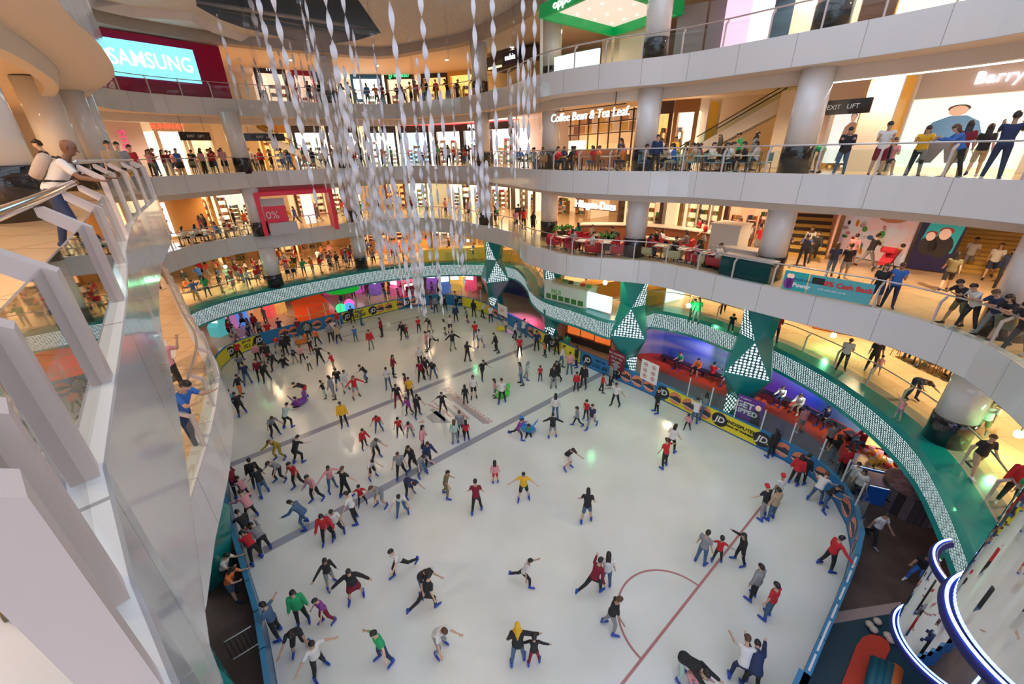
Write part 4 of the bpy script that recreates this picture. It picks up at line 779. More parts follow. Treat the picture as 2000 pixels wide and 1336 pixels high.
def body(pose, kid, fine=False, lo=False):
    k = ('body', pose, kid, fine, lo)
    if k in _P: return _P[k]
    J = joints(pose); mb = MB(); torso(mb, J, 0); hs = hscale(kid); hc = J['head']+J['hu']*(.03 if kid else 0); hu, hf = J['hu'], J['hf']; x = Vector((1, 0, 0))
    capsule(mb, J['neck']-J['u']*.05, hc-hu*.06, .058, .05)
    prof = [(-.118, .02, .02), (-.108, .038, .042), (-.085, .052, .066), (-.05, .064, .082), (0, .074, .094), (.045, .076, .098), (.08, .066, .086), (.105, .044, .058), (.118, .015, .02)]
    mb.rings([[hc+hu*t*hs+(x*cos(2*pi*i/16)*a+hf*(sin(2*pi*i/16)*b+(.012 if t < -.06 else 0)))*hs for i in range(16)] for t, a, b in prof])
    capsule(mb, hc+(hf*.092+hu*.012)*hs, hc+(hf*.112-hu*.024)*hs, .009*hs, .016*hs, 8)       # nose
    capsule(mb, hc+(hf*.084-hu*.062-x*.016)*hs, hc+(hf*.084-hu*.062+x*.016)*hs, .013*hs, .013*hs, 8)
    for s in (-1, 1): capsule(mb, hc+(x*s*.076-hu*.02)*hs, hc+(x*s*.082+hu*.018)*hs, .013*hs, .016*hs, 8); capsule(mb, hc+(x*s*.02+hf*.086+hu*.038)*hs, hc+(x*s*.045+hf*.078+hu*.036)*hs, .012*hs, .011*hs, 8)
    for s, k2 in ((1, 'R'), (-1, 'L')):
        capsule(mb, J['h'+k2], J['k'+k2], .088, .058); capsule(mb, J['k'+k2], J['k'+k2].lerp(J['a'+k2], .35), .055, .056); capsule(mb, J['k'+k2].lerp(J['a'+k2], .35), J['a'+k2], .056, .036)
        capsule(mb, J['a'+k2]-Vector((0, .02, .03)), J['t'+k2], .038, .03)
        capsule(mb, J['hip']+J['u']*.45+x*s*.10, J['s'+k2], .06, .056); capsule(mb, J['s'+k2], J['e'+k2], .052, .038); capsule(mb, J['e'+k2], J['e'+k2].lerp(J['w'+k2], .4), .039, .037); capsule(mb, J['e'+k2].lerp(J['w'+k2], .4), J['w'+k2], .036, .026)
        hand(mb, J['w'+k2], J['w'+k2]-J['e'+k2], s, Vector((0, .3, 1)) if abs((J['w'+k2]-J['e'+k2]).normalized().z) < .9 else Vector((s, 0, 0)))
    me = remesh(mb, .034 if lo else .0085 if fine else .0125, 'person_body'); me.materials.clear()
    for m in (SKIN[0], M_eye, M_lip): me.materials.append(m)
    mi = []
    for p in me.polygons:
        d = Vector(p.center)-hc; a, b, c = d.dot(x)/hs, d.dot(hf)/hs, d.dot(hu)/hs; m = 0
        if b > .06 and abs(abs(a)-.032) < .015 and abs(c-.018) < .009: m = 1
        elif b > .06 and abs(a) < .026 and abs(c+.064) < .008: m = 2
        mi.append(m)
    me.polygons.foreach_set('material_index', mi); _P[k] = me; return me
def part(pose, kid, what, lo=False):
    k = (what, pose, kid, lo)
    if k in _P: return _P[k]
    J = joints(pose); mb = MB(); hs = hscale(kid); hc = J['head']+J['hu']*(.03 if kid else 0); hu, hf, u, f = J['hu'], J['hf'], J['u'], J['f']; x = Vector((1, 0, 0)); vox = .015; c = what[1] if len(what) > 1 else ''
    if what[0] == 'T':                               # tops: t short sleeves, l long sleeves, j loose jacket, s sleeveless
        inf = {'t': .016, 'l': .016, 'j': .034, 's': .013}[c]; torso(mb, J, inf, -.055 if c != 'j' else -.11, .51)
        for s, q in ((1, 'R'), (-1, 'L')):
            r = .014 if c != 'j' else .026; a = J['hip']+u*.45+x*s*.10
            capsule(mb, a, J['s'+q], .062+r*.6, .058+r*.6)
            if c == 's': continue
            e = J['e'+q] if c in 'lj' else J['s'+q].lerp(J['e'+q], .62); capsule(mb, J['s'+q], e, .053+r, .044+r)
            if c in 'lj': capsule(mb, e, J['w'+q], .04+r, .03+r)
        if c == 'j': capsule(mb, J['neck']-f*.06-x*.05+u*-.02, J['neck']-f*.06+x*.05-u*.02, .045, .045)
    elif what[0] == 'B':                             # t trousers, s shorts, k skirt
        torso(mb, J, .014, -.12, .05); e = {'t': 1, 's': 0, 'k': 0}[c]
        for s, q in ((1, 'R'), (-1, 'L')):
            if c == 'k': continue
            kk = J['k'+q] if c == 't' else J['h'+q].lerp(J['k'+q], .82); capsule(mb, J['h'+q], kk, .098, .068 if c == 't' else .082)
            if c == 't': capsule(mb, J['k'+q], J['k'+q].lerp(J['a'+q], .92), .068, .05)
        if c == 'k':
            m = (J['hR'].lerp(J['kR'], .7)+J['hL'].lerp(J['kL'], .7))/2; w_ = (J['kR']-J['kL']).length/2
            capsule(mb, J['hip'], (J['hip']+m)/2, .14, .16); capsule(mb, J['hR'], J['hR'].lerp(J['kR'], .75), .11, .12); capsule(mb, J['hL'], J['hL'].lerp(J['kL'], .75), .11, .12); capsule(mb, J['hR'].lerp(J['kR'], .7), J['hL'].lerp(J['kL'], .7), .11, .11)
    elif what[0] == 'H':
        prof = [(-.055, .066, .06, -.05), (-.02, .084, .078, -.042), (.02, .09, .092, -.03), (.045, .091, .112, -.004), (.08, .082, .103, 0), (.108, .060, .076, 0), (.13, .03, .04, 0), (.137, .008, .01, 0)]
        mb.rings([[hc+hu*t*hs+(x*cos(2*pi*i/16)*a+hf*(sin(2*pi*i/16)*b+dy))*hs for i in range(16)] for t, a, b, dy in prof])
        if c == 'l':
            for s in (-1, 0, 1): capsule(mb, hc+(-hf*.05+x*s*.045)*hs, J['neck']-f*.075+x*s*.06-Vector((0, 0, .10)), .05*hs, .034)
            for s in (-1, 1): capsule(mb, hc+(x*s*.066+hu*.03)*hs, hc+(x*s*.07-hu*.11)*hs, .026*hs, .022)
        if c == 'h':
            capsule(mb, hc-hu*.02-hf*.02, J['neck']-u*.04, .092*hs, .12); capsule(mb, J['neck']+f*.03-u*.02-x*.08, J['neck']+f*.03-u*.02+x*.08, .075, .075); capsule(mb, J['neck']-f*.05, J['neck']-f*.09-u*.2, .09, .06)
        if c == 'c': capsule(mb, hc+(hu*.075+hf*.08-x*.03)*hs, hc+(hu*.06+hf*.135+x*.02)*hs, .016, .012); capsule(mb, hc+(hu*.07-x*.03)*hs, hc+(hu*.07+x*.03)*hs, .076*hs, .076*hs)
    elif what[0] in 'KF':                            # K skate, F shoe
        q = what[1]; a, t = J['a'+q], J['t'+q]; b = MB(); b2 = MB()
        capsule(mb, a+Vector((0, 0, .09 if what[0] == 'K' else .0)), a-Vector((0, .015, .035)), .055 if what[0] == 'K' else .045, .05); capsule(mb, a-Vector((0, .035, .04)), t+Vector((0, .02, 0)), .046, .036); vox = .013
    me = remesh(mb, vox if not lo else .034, 'clothing')
    if what[0] == 'K':                               # steel blade below the boot
        a, t = J['a'+what[1]], J['t'+what[1]]; bm = bmesh.new(); bm.from_mesh(me)
        d = (t-a); d.z = 0; d.normalize(); n = Vector((-d.y, d.x, 0))*.004; p0 = a-d*.07; p1 = t+d*.06; z0 = min(a.z-.085, t.z-.035)
        vs = [bm.verts.new(p) for p in [p0+n+Vector((0, 0, -.05)), p1+n, Vector((*(p1+n).xy, p1.z-.06)), Vector((*(p0+n).xy, p0.z-.105)), p0-n+Vector((0, 0, -.05)), p1-n, Vector((*(p1-n).xy, p1.z-.06)), Vector((*(p0-n).xy, p0.z-.105))]]
        for fi in ((0, 1, 2, 3), (7, 6, 5, 4), (0, 4, 5, 1), (1, 5, 6, 2), (2, 6, 7, 3), (3, 7, 4, 0)): fc = bm.faces.new([vs[i] for i in fi]); fc.material_index = 1
        bm.to_mesh(me); bm.free()
    me.materials.clear(); me.materials.append(M_white)
    if what[0] == 'K': me.materials.append(M_steel)
    _P[k] = me; return me
COL = {'k': ((.02, .02, .023), 'black'), 'w': ((.72, .70, .68), 'white'), 'r': ((.55, .02, .03), 'red'), 'g': ((.02, .38, .14), 'green'), 'b': ((.04, .16, .52), 'blue'), 'n': ((.02, .035, .10), 'navy'), 'y': ((.80, .45, .02), 'yellow'), 'p': ((.75, .33, .36), 'pink'), 'v': ((.26, .05, .30), 'purple'), 'm': ((.22, .01, .03), 'maroon'), 'o': ((.80, .20, .05), 'orange'), 'e': ((.26, .27, .29), 'grey'), 't': ((.45, .34, .22), 'tan'), 'l': ((.25, .42, .60), 'light blue'), 'd': ((.07, .14, .25), 'denim'), 'a': ((.45, .62, .55), 'pale green'), 'z': ((.36, .27, .03), 'mustard'), 'f': ((.18, .16, .08), 'olive')}
CM = {k: mat('cloth_'+v[1].replace(' ', '_'), v[0], .8) for k, v in COL.items()}
M_boot = mat('skate_boot_blue', (.01, .06, .42), .35); M_bootk = mat('skate_boot_black', (.02, .02, .03), .35)
TN = {'t': 'T-shirt', 'l': 'long-sleeved top', 'j': 'jacket', 's': 'sleeveless top'}; BN = {'t': 'trousers', 's': 'shorts', 'k': 'skirt'}
HN = {'s': '', 'l': 'long-haired ', 'h': 'headscarfed ', 'c': 'cap-wearing ', 'b': 'bald '}
PN = {'st': 'standing', 'ph': 'looking at a phone', 'rl': 'leaning on the rail', 'wk': 'walking', 'sk': 'skating', 'so': 'skating, arms out', 'cr': 'skating in a crouch', 'sd': 'striding', 'bd': 'bending down', 'si': 'sitting', 'fl': 'sitting on the ice', 'ao': 'one arm out', 'al': 'one arm out', 'pu': 'pushing', 'rn': 'leaning over', 'tp': 'taking a photo', 'up': 'arms raised'}
PEOPLE = []; SPEC = []
def setm(o, i, m): o.material_slots[i].link = 'OBJECT'; o.material_slots[i].material = m
def person(loc, head, top, bot, hair='s', pose='st', ht=1.68, skates=False, place='', group=None, fine=False, hcol=None, skin=None, label=None, boot=None):
    SPEC.append(dict(loc=loc, head=head, top=top, bot=bot, hair=hair, pose=pose, ht=ht*.97, skates=skates, place=place, group=group, fine=fine, hcol=hcol, skin=skin if skin is not None else R.choice((0, 0, 1, 2)), label=label, boot=boot))
def pieces(d, lo=False):
    kid = d['ht'] < 1.4; p = d['pose']; L = [('person', body(p, kid, d['fine'], lo), SKIN[d['skin']]), ('top', part(p, kid, 'T'+d['top'][1], lo), CM[d['top'][0]])]
    L.append(({'t': 'trousers', 's': 'shorts', 'k': 'skirt'}[d['bot'][1]], part(p, kid, 'B'+d['bot'][1], lo), CM[d['bot'][0]]))
    if d['hair'] != 'b': L.append(({'h': 'headscarf', 'c': 'cap'}.get(d['hair'], 'hair'), part(p, kid, 'H'+d['hair'], lo), CM[d['hcol']] if d['hcol'] else (M_hair if R.random() < .85 else M_hairb)))
    for side in 'RL': L.append(('skate' if d['skates'] else 'shoe', part(p, kid, ('K' if d['skates'] else 'F')+side, lo), (d['boot'] or M_boot) if d['skates'] else CM[R.choice('kkwen')]))
    return L, kid
def build_person(d):
    L, kid = pieces(d); s = d['ht']/1.68; root = None
    for nm, me, m in L:
        o = link(nm, me, root, d['loc'] if root is None else None, (0, 0, d['head']) if root is None else None); setm(o, 0, m)
        if root is None: root = o; o.scale = (s, s, s)
    lb = d['label'] or '%s%s in %s %s and %s %s, %s' % (HN[d['hair']], 'child' if kid else 'person', COL[d['top'][0]][1], TN[d['top'][1]], COL[d['bot'][0]][1], BN[d['bot'][1]], PN[d['pose']])
    tag(root, None, 'person', d['group']); PEOPLE.append((root, lb, d['place'], bool(d['label'])))
def build_people(nmax=300):
    import numpy as np
    SPEC.sort(key=lambda d: (Vector(d['loc'])-EYE).length/d['ht'])
    inv = [d for d in SPEC if -20 < px(Vector(d['loc'])+Vector((0, 0, .9)))[0] < 2020 and px(Vector(d['loc'])+Vector((0, 0, .9)))[1] < 1400]
    for d in inv[:nmax]: build_person(d)
    vs, fs, ms, mats_, n = [], [], [], [], 0
    for d in inv[nmax:]:
        L, kid = pieces(d, True); M = Matrix.Translation(d['loc']) @ Matrix.Rotation(d['head'], 4, 'Z') @ Matrix.Scale(d['ht']/1.68, 4)
        for nm, me, m in L:
            co = np.empty(len(me.vertices)*3, 'f'); me.vertices.foreach_get('co', co); co = co.reshape(-1, 3) @ np.array(M.to_3x3()).T+np.array(M.translation)
            sl_ = []
            for k, mm in enumerate(me.materials):
                mm = m if k == 0 else mm
                if mm not in mats_: mats_.append(mm)
                sl_.append(mats_.index(mm))
            for p in me.polygons: fs.append([v+n for v in p.vertices]); ms.append(sl_[p.material_index])
            vs.append(co); n += len(co)
    if vs:
        me = bpy.data.meshes.new('crowd'); me.from_pydata(np.concatenate(vs).tolist(), [], fs)
        for m in mats_: me.materials.append(m)
        me.polygons.foreach_set('material_index', ms); me.polygons.foreach_set('use_smooth', [True]*len(fs)); me.update()
        link('crowd', me, label='distant crowd of people filling the far galleries and far floor', cat='crowd', kind='stuff')

DIRS = {'1': (-1, 1), '2': (0, 1), '3': (1, 1), '4': (-1, 0), '6': (1, 0), '7': (-1, -1), '8': (0, -1), '9': (1, -1)}
def heading(x, y, z, k):
    dx, dy = DIRS[k]; a = at(x, y, z); b = at(x+dx*12, y+dy*12, z); d = b-a; return atan2(-d.x, d.y)
# x y top bottom hair direction pose [height]
ICE_LIST = '''471 705 rt kt s 9 sk|475 726 et kt s 2 cr|486 751 nt dt s 8 sk|473 773 kl ot s 6 ao 1.6|511 743 ml kt s 2 st|523 746 kt kt s 2 sk|506 707 pl kt l 2 st 1.55|522 708 kj ps l 3 sk|528 709 kt ms l 8 st|545 690 rl es s 8 bd|540 722 kj kt c 1 sd|555 712 kl kt s 3 fl|560 695 kj kt s 8 st|566 688 kj ks l 8 st|577 709 kt es s 3 cr 1.3|593 708 pt kt s 2 al 1.45|606 723 wt kt s 3 sk 1.15|610 692 kt mt s 3 st 1.35|627 712 kt kt s 2 so|622 674 ol kt s 1 sk 1.55|606 664 el kt s 7 sk|587 658 mt dt s 8 rl|551 657 nt kt s 8 rl|529 665 rj kt s 8 rl|511 660 et nt s 8 rl|490 668 nt kt s 6 sk
648 668 el kt s 2 st|664 670 tj kt s 7 cr|656 660 wt kt s 2 st|663 641 rt es s 7 st|690 631 nt kt s 3 st|707 635 dt dt s 6 st|696 667 bt dt s 2 st 1.35|726 682 rj et s 2 st|747 657 mj kt s 4 st|789 663 kj kt s 1 sk|795 660 rt kt l 2 st 1.2|819 649 rt kt s 2 st 1.4|841 649 kt es l 1 cr|835 686 pl et s 4 st|845 678 wt kt s 1 sd|870 653 wl ks l 4 ao 1.35|880 650 wt ks s 3 sk|885 684 kj et l 3 so|852 611 el kt s 2 st|843 603 kt rt s 6 st|870 609 kt kt s 2 tp|891 629 nj kt s 2 st|891 600 tt kt s 4 st|913 629 el ks s 4 sk 1.4|926 619 kl kt l 9 st|943 621 wt kt s 6 rl|959 630 wt kt s 8 st|929 665 rt dt s 8 st|939 679 wt es s 1 sk|970 688 kj kt s 4 sk|990 648 wt dt s 4 cr 1.3|914 706 kt kt l 9 ao 1.6|943 740 kt kt s 3 sd|654 724 rt tt s 4 sk 1.5|718 745 kt dt s 4 cr 1.45|770 735 mj kt l 6 ao|760 759 wt dt s 2 ph|794 763 ml kt l 4 st 1.25|824 744 mt kt s 2 sk|832 737 kj kt l 3 sk|847 739 kt dt l 2 cr|822 716 wt kt c 2 st
1064 697 ot kt s 4 ao 1.25|1048 685 nt kt s 8 st|1069 687 kj kt s 8 st|1087 693 kt kt s 8 st|1107 691 gt kt s 8 st|1015 696 rt kt s 2 st|1006 663 wt kt s 6 sk|1022 660 wt dt s 9 rl|1018 751 el dt l 4 ao|1028 741 al et h 6 sk 1.35|1055 744 rt kt l 2 st 1.15|1081 757 kj et s 2 st|1088 745 kj kt s 1 sk|1096 715 wl dt s 6 sk|1112 730 pt dt s 2 st|1125 717 kj kt l 4 st|1125 763 rj kt s 2 st 1.35|1139 758 kj kt l 1 st 1.75|1175 766 rl kt s 6 ao 1.35|1191 756 el kt s 4 st|1201 793 wt kt s 1 so|1084 818 wl dt l 8 st|1079 854 kj es s 8 so 1.5|1127 832 ej kt s 4 wk 1.3|1144 819 rt kt s 1 st 1.3|1155 836 nt et s 1 wk|1012 858 vl kt s 6 sd 1.45|1033 846 gt kt s 2 fl 1.3|1107 914 kt ws s 3 cr|1281 806 kj kt c 4 st|1341 840 pl kt l 1 sk 1.1|1354 830 wl dt s 8 rl|1372 820 el dt l 8 rl|1308 883 wt kt l 9 sk|1296 912 rt kt s 7 ao|1023 976 yt ks s 2 so|1145 1018 kt ds l 8 sk|1487 1010 kt et c 7 sk|1503 1014 tj dt s 7 st|1503 893 kj kt l 7 st|1512 985 wt dt c 7 st
601 779 kt rs s 4 bd|585 794 vl kt s 4 fl 1.3|636 777 kt at s 4 so 1.25|654 778 ej et l 4 ao|664 760 kt ds s 2 sk|678 764 wl wt s 3 sk|697 777 rl es l 3 so|779 793 kt mt s 2 sk|803 782 yt kt s 2 st|800 810 vj kt l 1 sk 1.3|817 814 kt kt l 3 sk|866 806 kt kt s 2 so 1.5|910 789 kl kt l 8 st 1.3|926 778 wt ks l 2 st|967 776 pl ds l 4 st 1.3|981 787 wt kt s 8 sk|538 851 et kt s 3 cr|563 838 at kt s 9 cr|674 833 yj kt s 2 st|741 842 rt dt s 2 cr 1.45|713 875 rj kt s 3 sk 1.3|735 895 et kt s 3 cr|782 851 rt kt s 2 sk 1.3|802 852 pl es l 2 cr 1.3|828 882 pj kt l 6 ao|890 866 al et l 8 st 1.5|901 853 et kt s 8 st|912 860 rt kt l 8 st 1.25|550 895 zl zt s 1 cr|583 907 kt kt s 9 cr|551 938 et kt s 1 cr|585 952 rt kt s 1 sk|728 933 wt ks s 3 cr 1.5|785 932 et kt s 2 sk|809 919 kj kt s 1 sk|824 928 et dt s 3 cr|838 912 nj kt s 3 sk|620 978 pt kt s 1 sk|651 957 pl dt l 3 so 1.5|678 970 kt kt s 9 so|709 986 rt kt s 2 so 1.2|748 987 et es s 1 cr|787 1003 wt dt s 2 cr|800 967 nt kt s 3 bd|873 970 ft ft s 6 sk 1.55|968 943 pl rs l 8 st 1.25|932 999 mt kt s 8 sk|518 966 kt dt s 7 sk|505 951 kj kt s 8 st|601 1029 dj dt s 4 cr|643 1057 rj kt l 2 sk|662 1048 wt kt s 2 sk|695 1018 wt kt s 4 so|476 812 kt kt s 7 cr|461 808 lt kt s 8 st|484 976 pt kt s 7 cr 1.3|468 968 ml kt s 7 rl
648 1144 kl es l 3 ao 1.5|697 1170 kj mk s 2 so|785 1121 wt kt s 1 sd|828 1155 kt ds s 3 cr|836 1190 kt kt s 9 sd|858 1268 wt et s 3 cr|640 1216 vt mt s 1 sk 1.45|594 1217 gj kt l 2 st|590 1266 kt ks l 2 cr|545 1241 dt kt s 4 ao|628 1314 wt kt s 3 so|752 1292 gt nt s 1 so|1012 1291 kj dt h 8 ao|1043 1294 kl mt s 8 so 1.25|1024 1142 wt kt s 6 sd 1.45|1158 1158 ml kt s 9 sd|1182 1145 wt dt l 8 st|1191 1230 kt et s 6 sk|1367 1100 et dt s 9 st|1399 1096 rt kt s 8 so 1.2|1441 1099 kl kt l 4 ao 1.55|1467 1169 ej kt s 7 st|1495 1206 rt dt s 7 st|1325 1318 kj at s 3 bd|1343 1340 pj pt c 3 cr 1.2|1462 1345 nj kt s 8 bd|1440 1330 wt nt s 8 cr|1612 1110 rl kt s 6 ao|1548 946 rj kt l 9 st|1561 944 kj kt s 9 st|1588 982 wt dt s 9 cr|1608 994 kt dt s 3 rl|497 1017 pl kt s 7 cr|493 1058 kt kt s 7 cr|505 1097 rl kt s 7 bd|522 1080 el kt s 7 bd'''
HC = {(1012, 1291): 'y', (1028, 741): 'e', (1281, 806): 'k', (1487, 1010): 'r', (540, 722): 'k', (822, 716): 'w', (1343, 1340): 't', (1512, 985): 'r'}
def ice_place(x, y):
    l1 = 905-.395*(x-455); l2 = 1068-.535*(x-530)
    a = 'far side of the ice' if y < l1-75 else 'above the first ice line' if y < l1 else 'between the two ice lines' if y < l2 else 'beyond the second ice line' if y < l2+130 else 'near half of the ice'
    if x > 1440 and y < 1000: a = 'near the right barrier'
    if 1180 < x < 1520 and y > 1080: a = 'near the goal crease'
    if x < 560 and y > 900: a = 'near the left barrier'
    if x < 570 and y < 780: a = 'at the far left barrier corner'
    return a
for ln in ICE_LIST.replace('\n', '|').split('|'):
    f_ = ln.split(); x, y = float(f_[0]), float(f_[1]); q = at(x, y, .035); ht = float(f_[7]) if len(f_) > 7 else 1.68
    d = heading(x, y, 0, f_[5]); ky = (int(x), int(y))
    bt = M_boot if y > 800 or R.random() < .4 else M_bootk
    person((q.x, q.y, .036), d, f_[2], f_[3], f_[4], f_[6], ht, True, ice_place(x, y), 'skaters on the ice', hcol=HC.get(ky), boot=bt)
# people on the galleries: pixel of the feet, storey
GAL = {20: ('''322 562 nt ts s 3 rl 1.75|352 772 pt kt s 9 tp|384 868 bt nt s 6 rl''', 'second gallery below the near rail at left'), 0: ('''1700 1058 wt kt s 3 wk|462 1168 ot ds l 6 rl|452 1140 wt kt s 6 rl|1388 742 rt kt s 9 si|1417 730 et kt s 1 si|1790 1128 kt bt s 1 si|1620 905 kt dt l 7 st|1640 930 rj kt s 7 st|1612 880 et kt s 7 st|1655 960 wt ts s 1 st|1560 845 pt es s 7 st|1665 975 wt kt l 1 st|1238 700 kj kt s 3 st|1200 745 et kt s 3 st''', 'ground floor beside the rink'),
 1: ('''1641 722 wt kt s 2 ph 1.7|1697 724 kt kt s 2 st|1710 732 pt es s 2 st 1.0|1776 780 nt nt s 3 bd 1.75|1750 820 pt es s 4 up 1.0|1510 668 rt kt s 2 ph|1489 672 kt kt l 2 ph|1350 628 gt kt s 2 rl|1358 632 gt et l 1 st|1410 614 kt kt s 2 wk|1425 650 kt kt s 2 rl 1.3|1905 855 wt fs s 1 pu 1.75|1893 925 kt ts s 3 wk|1918 820 kt es s 3 st|1995 955 nl kt l 1 wk|1975 1010 gt kt s 1 wk|1960 985 rj kt s 2 st|1875 838 kt kt s 4 st''', 'first gallery walkway at right'),
 2: ('''1527 512 kt kt s 2 rl|1562 520 nt kt s 2 rl 1.75|1583 512 kj kt s 2 wk|1572 500 wl dt h 2 wk|1617 542 nt dt l 8 wk|1643 545 kt es s 8 wk|1655 520 pt es s 8 wk|1688 523 kt et s 6 pu 1.75|1702 600 kt ns l 2 st|1730 602 bt nt s 2 ph 1.78|1840 568 ft ks l 8 wk|1880 530 wt es s 2 wk|1925 545 wt ns l 2 wk|1948 560 nj kt h 2 wk|1960 495 gt kt s 2 wk|1985 500 wt kt s 2 wk|1955 572 kt nt s 6 st|1855 636 kt fs s 4 rl 1.7|1880 645 wt kt s 4 rl|1920 660 nt et s 4 rl|1945 672 kt fk l 4 rl|1975 690 kt kt l 4 rl|1985 560 nt kt s 1 wk''', 'second gallery at right'),
 3: ('''1705 338 wt ms s 3 ph 1.8|1735 318 kt ks l 3 si|1762 318 pt ks s 3 si|1790 336 yt kt s 3 rl|1815 338 kt et l 9 rl|1856 338 mt ts l 8 st|1890 332 kt ts l 9 wk|1935 343 nt nt s 8 tp 1.86|1628 335 kj dt s 2 ph|1606 333 gt ts s 4 bd|1285 326 nj kt s 2 st|1840 336 bl kt l 4 rl''', 'third gallery at right')}
GZ = {20: 8.56, 0: 0., 1: 4.33, 2: 8.56, 3: 13.16, 4: 17.98}
for lv, (s_, pl) in GAL.items():
    for ln in s_.split('|'):
        f_ = ln.split(); x, y = float(f_[0]), float(f_[1]); z = GZ[lv]
        if lv == 3:                      # the floor is seen almost edge on: depth from the balcony curve
            cvv, _ = frame_at(3, x, 1.0 if f_[6] in ('rl', 'st', 'tp', 'ph') else 2.6, 13.3); q = Vector((cvv.x, cvv.y, z))
        else: q = at(x, y, z)
        if f_[6] == 'si': z -= .02
        person((q.x, q.y, z+(.0 if f_[6] != 'si' else .0)), heading(x, y, z-2 if lv == 3 else z, f_[5]), f_[2], f_[3], f_[4], f_[6], float(f_[7]) if len(f_) > 7 else 1.68, False, pl, 'people on the galleries and walkways')
# the bald person with a rucksack at the near left rail
hd_ = atan2(-.86, .50); J = joints('rn'); sc_ = 1.03; hl = Matrix.Rotation(hd_, 3, 'Z') @ (J['head']*sc_); hp_ = EYE+ray(133, 289)*5.5; sc_ = (hp_.z-13.13)/J['head'].z; hl = hl*(sc_/1.03); q = Vector((hp_.x-hl.x, hp_.y-hl.y, hp_.z-hl.z));
person(tuple(q), hd_, 'wt', 'nt', 'b', 'rn', 1.68*sc_/.97, False, '', None, True, None, 3, 'bald person in white T-shirt with a rucksack, leaning on the near rail')
c = J['hip']+J['u']*.27-J['f']*.205; up_, f_2 = J['u'], J['f']
Mr = Matrix.Translation(c) @ Matrix((Vector((1, 0, 0)), f_2, up_)).transposed().to_4x4()
bag = thing('rucksack', 'pale beige rucksack with black straps worn by the bald person', 'rucksack', tuple(q), hd_); bag.scale = (sc_,)*3
for x_, y_, k_, tp_, hr_, dr_ in ((80, 290, 11.5, 'kt', 'c', 2.2), (212, 292, 13, 'tt', 's', -2.2), (232, 296, 14, 'et', 's', -2.4), (255, 300, 17, 'rt', 's', -1.8)):
    w_ = EYE+ray(x_, y_)*k_; person((w_.x, w_.y, 13.15), dr_, tp_, 'kt', hr_, 'st', 1.66, False, 'beyond the near rail at left', 'people on the galleries and walkways')
mb = MB(); mb.rings([[Mr @ Vector((cos(a*pi/8)*.135*w_, sin(a*pi/8)*.085*w_, z)) for a in range(16)] for z, w_ in ((-.2, .6), (-.18, .95), (-.08, 1.05), (.08, 1.05), (.16, .95), (.2, .6))]); mb.build('bag_body', mat('bag_beige', (.50, .40, .34), .7), bag, True)
for s in (-1, 1): MB().tube([Mr @ Vector((s*.1, .08, .22)), Mr @ Vector((s*.115, .2, .25)), Mr @ Vector((s*.12, .37, .16)), Mr @ Vector((s*.14, .36, -.02)), Mr @ Vector((s*.14, .06, -.2))], .018, 6).build('strap', CM['k'], bag, True)
# crowds along the balconies
TOPS = [a+b for a in 'kkkwwrrnbepmtgyo' for b in 'ttlj']; BOTS = [a+b for a in 'kkkdnet' for b in 'tttsk']
TAKEN = []
def crowd(lv, x0, x1, n, d0, d1, poses, pl, face=None, hot=None):
    base = L1 if lv == 0 else CV[lv]; z = GZ[lv]; cand = []
    for k in range(n*40):
        if len(cand) >= n: break
        dd_ = R.uniform(d0, d1); cv = offc(base, dd_) if dd_ > 2.6 else offs(base, dd_)
        if k == 0 or k % 6 == 0: vis = None
        i = R.randrange(1, len(cv)-1); p = cv[i].lerp(cv[i+1], R.random()) if i+1 < len(cv) else cv[i]
        if (cv[i]-p).length > 2 or p.y < 4: continue
        X, Y = px((p.x, p.y, z+.9))
        if not (x0 < X < x1) or Y < -60: continue
        if any((p-t).length < .52 for l, t in TAKEN if l == lv) or any((p-Vector(c_)).length < .85 for c_ in COLS): continue
        TAKEN.append((lv, p)); cand.append(p); t_ = (cv[i+1]-cv[i-1]).normalized(); inn = atan2(t_.y, -(-t_.x)) if 0 else None
        nv = Vector((-t_.y, t_.x)); po = R.choice(poses); h0 = atan2(-nv.x, nv.y)
        if po not in ('rl',): h0 += R.uniform(-2.6, 2.6) if d1 > 1.2 else R.uniform(-.6, .6)
        tp = R.choice(TOPS); tp = (R.choice('rrmp')+tp[1]) if hot and R.random() < hot else tp
        ht = R.choice((1.6, 1.66, 1.7, 1.75, 1.62, 1.2)); person((p.x, p.y, z), h0, tp, R.choice(BOTS), R.choice('sssllh'), po, ht, False, pl, 'people on the galleries and walkways')
ST = ['st', 'st', 'ph', 'wk']; RL = ['rl', 'rl', 'ph', 'tp', 'st']
crowd(4, 600, 880, 20, .75, .95, RL, 'top gallery rail behind the ribbons'); crowd(4, 880, 960, 4, .8, 2.5, ST, 'top gallery near the dark phone shop')
crowd(3, 275, 440, 16, .75, 1.0, RL, 'third gallery left bend', hot=.45); crowd(3, 275, 440, 10, 1.5, 4, ST, 'third gallery left bend, behind the rail', hot=.4)
crowd(3, 470, 570, 12, .8, 4, ST, 'third gallery before the orange passage', hot=.2); crowd(3, 590, 940, 26, .8, 3.5, ST+RL, 'third gallery behind the ribbons', hot=.15)
crowd(3, 1190, 1480, 8, 3.5, 6, ST, 'third gallery behind the cafe tables')
crowd(2, 385, 520, 8, 2.5, 6, ST, 'second gallery left part', hot=.2); crowd(2, 560, 700, 7, 2, 6, ST, 'second gallery near the red booth'); crowd(2, 700, 930, 12, 1, 4, ST, 'second gallery behind the ribbons'); crowd(2, 940, 1060, 7, .8, 5, ST, 'second gallery far centre'); crowd(2, 1330, 1500, 14, 4, 8, ST, 'second gallery behind the white counter', hot=.2)
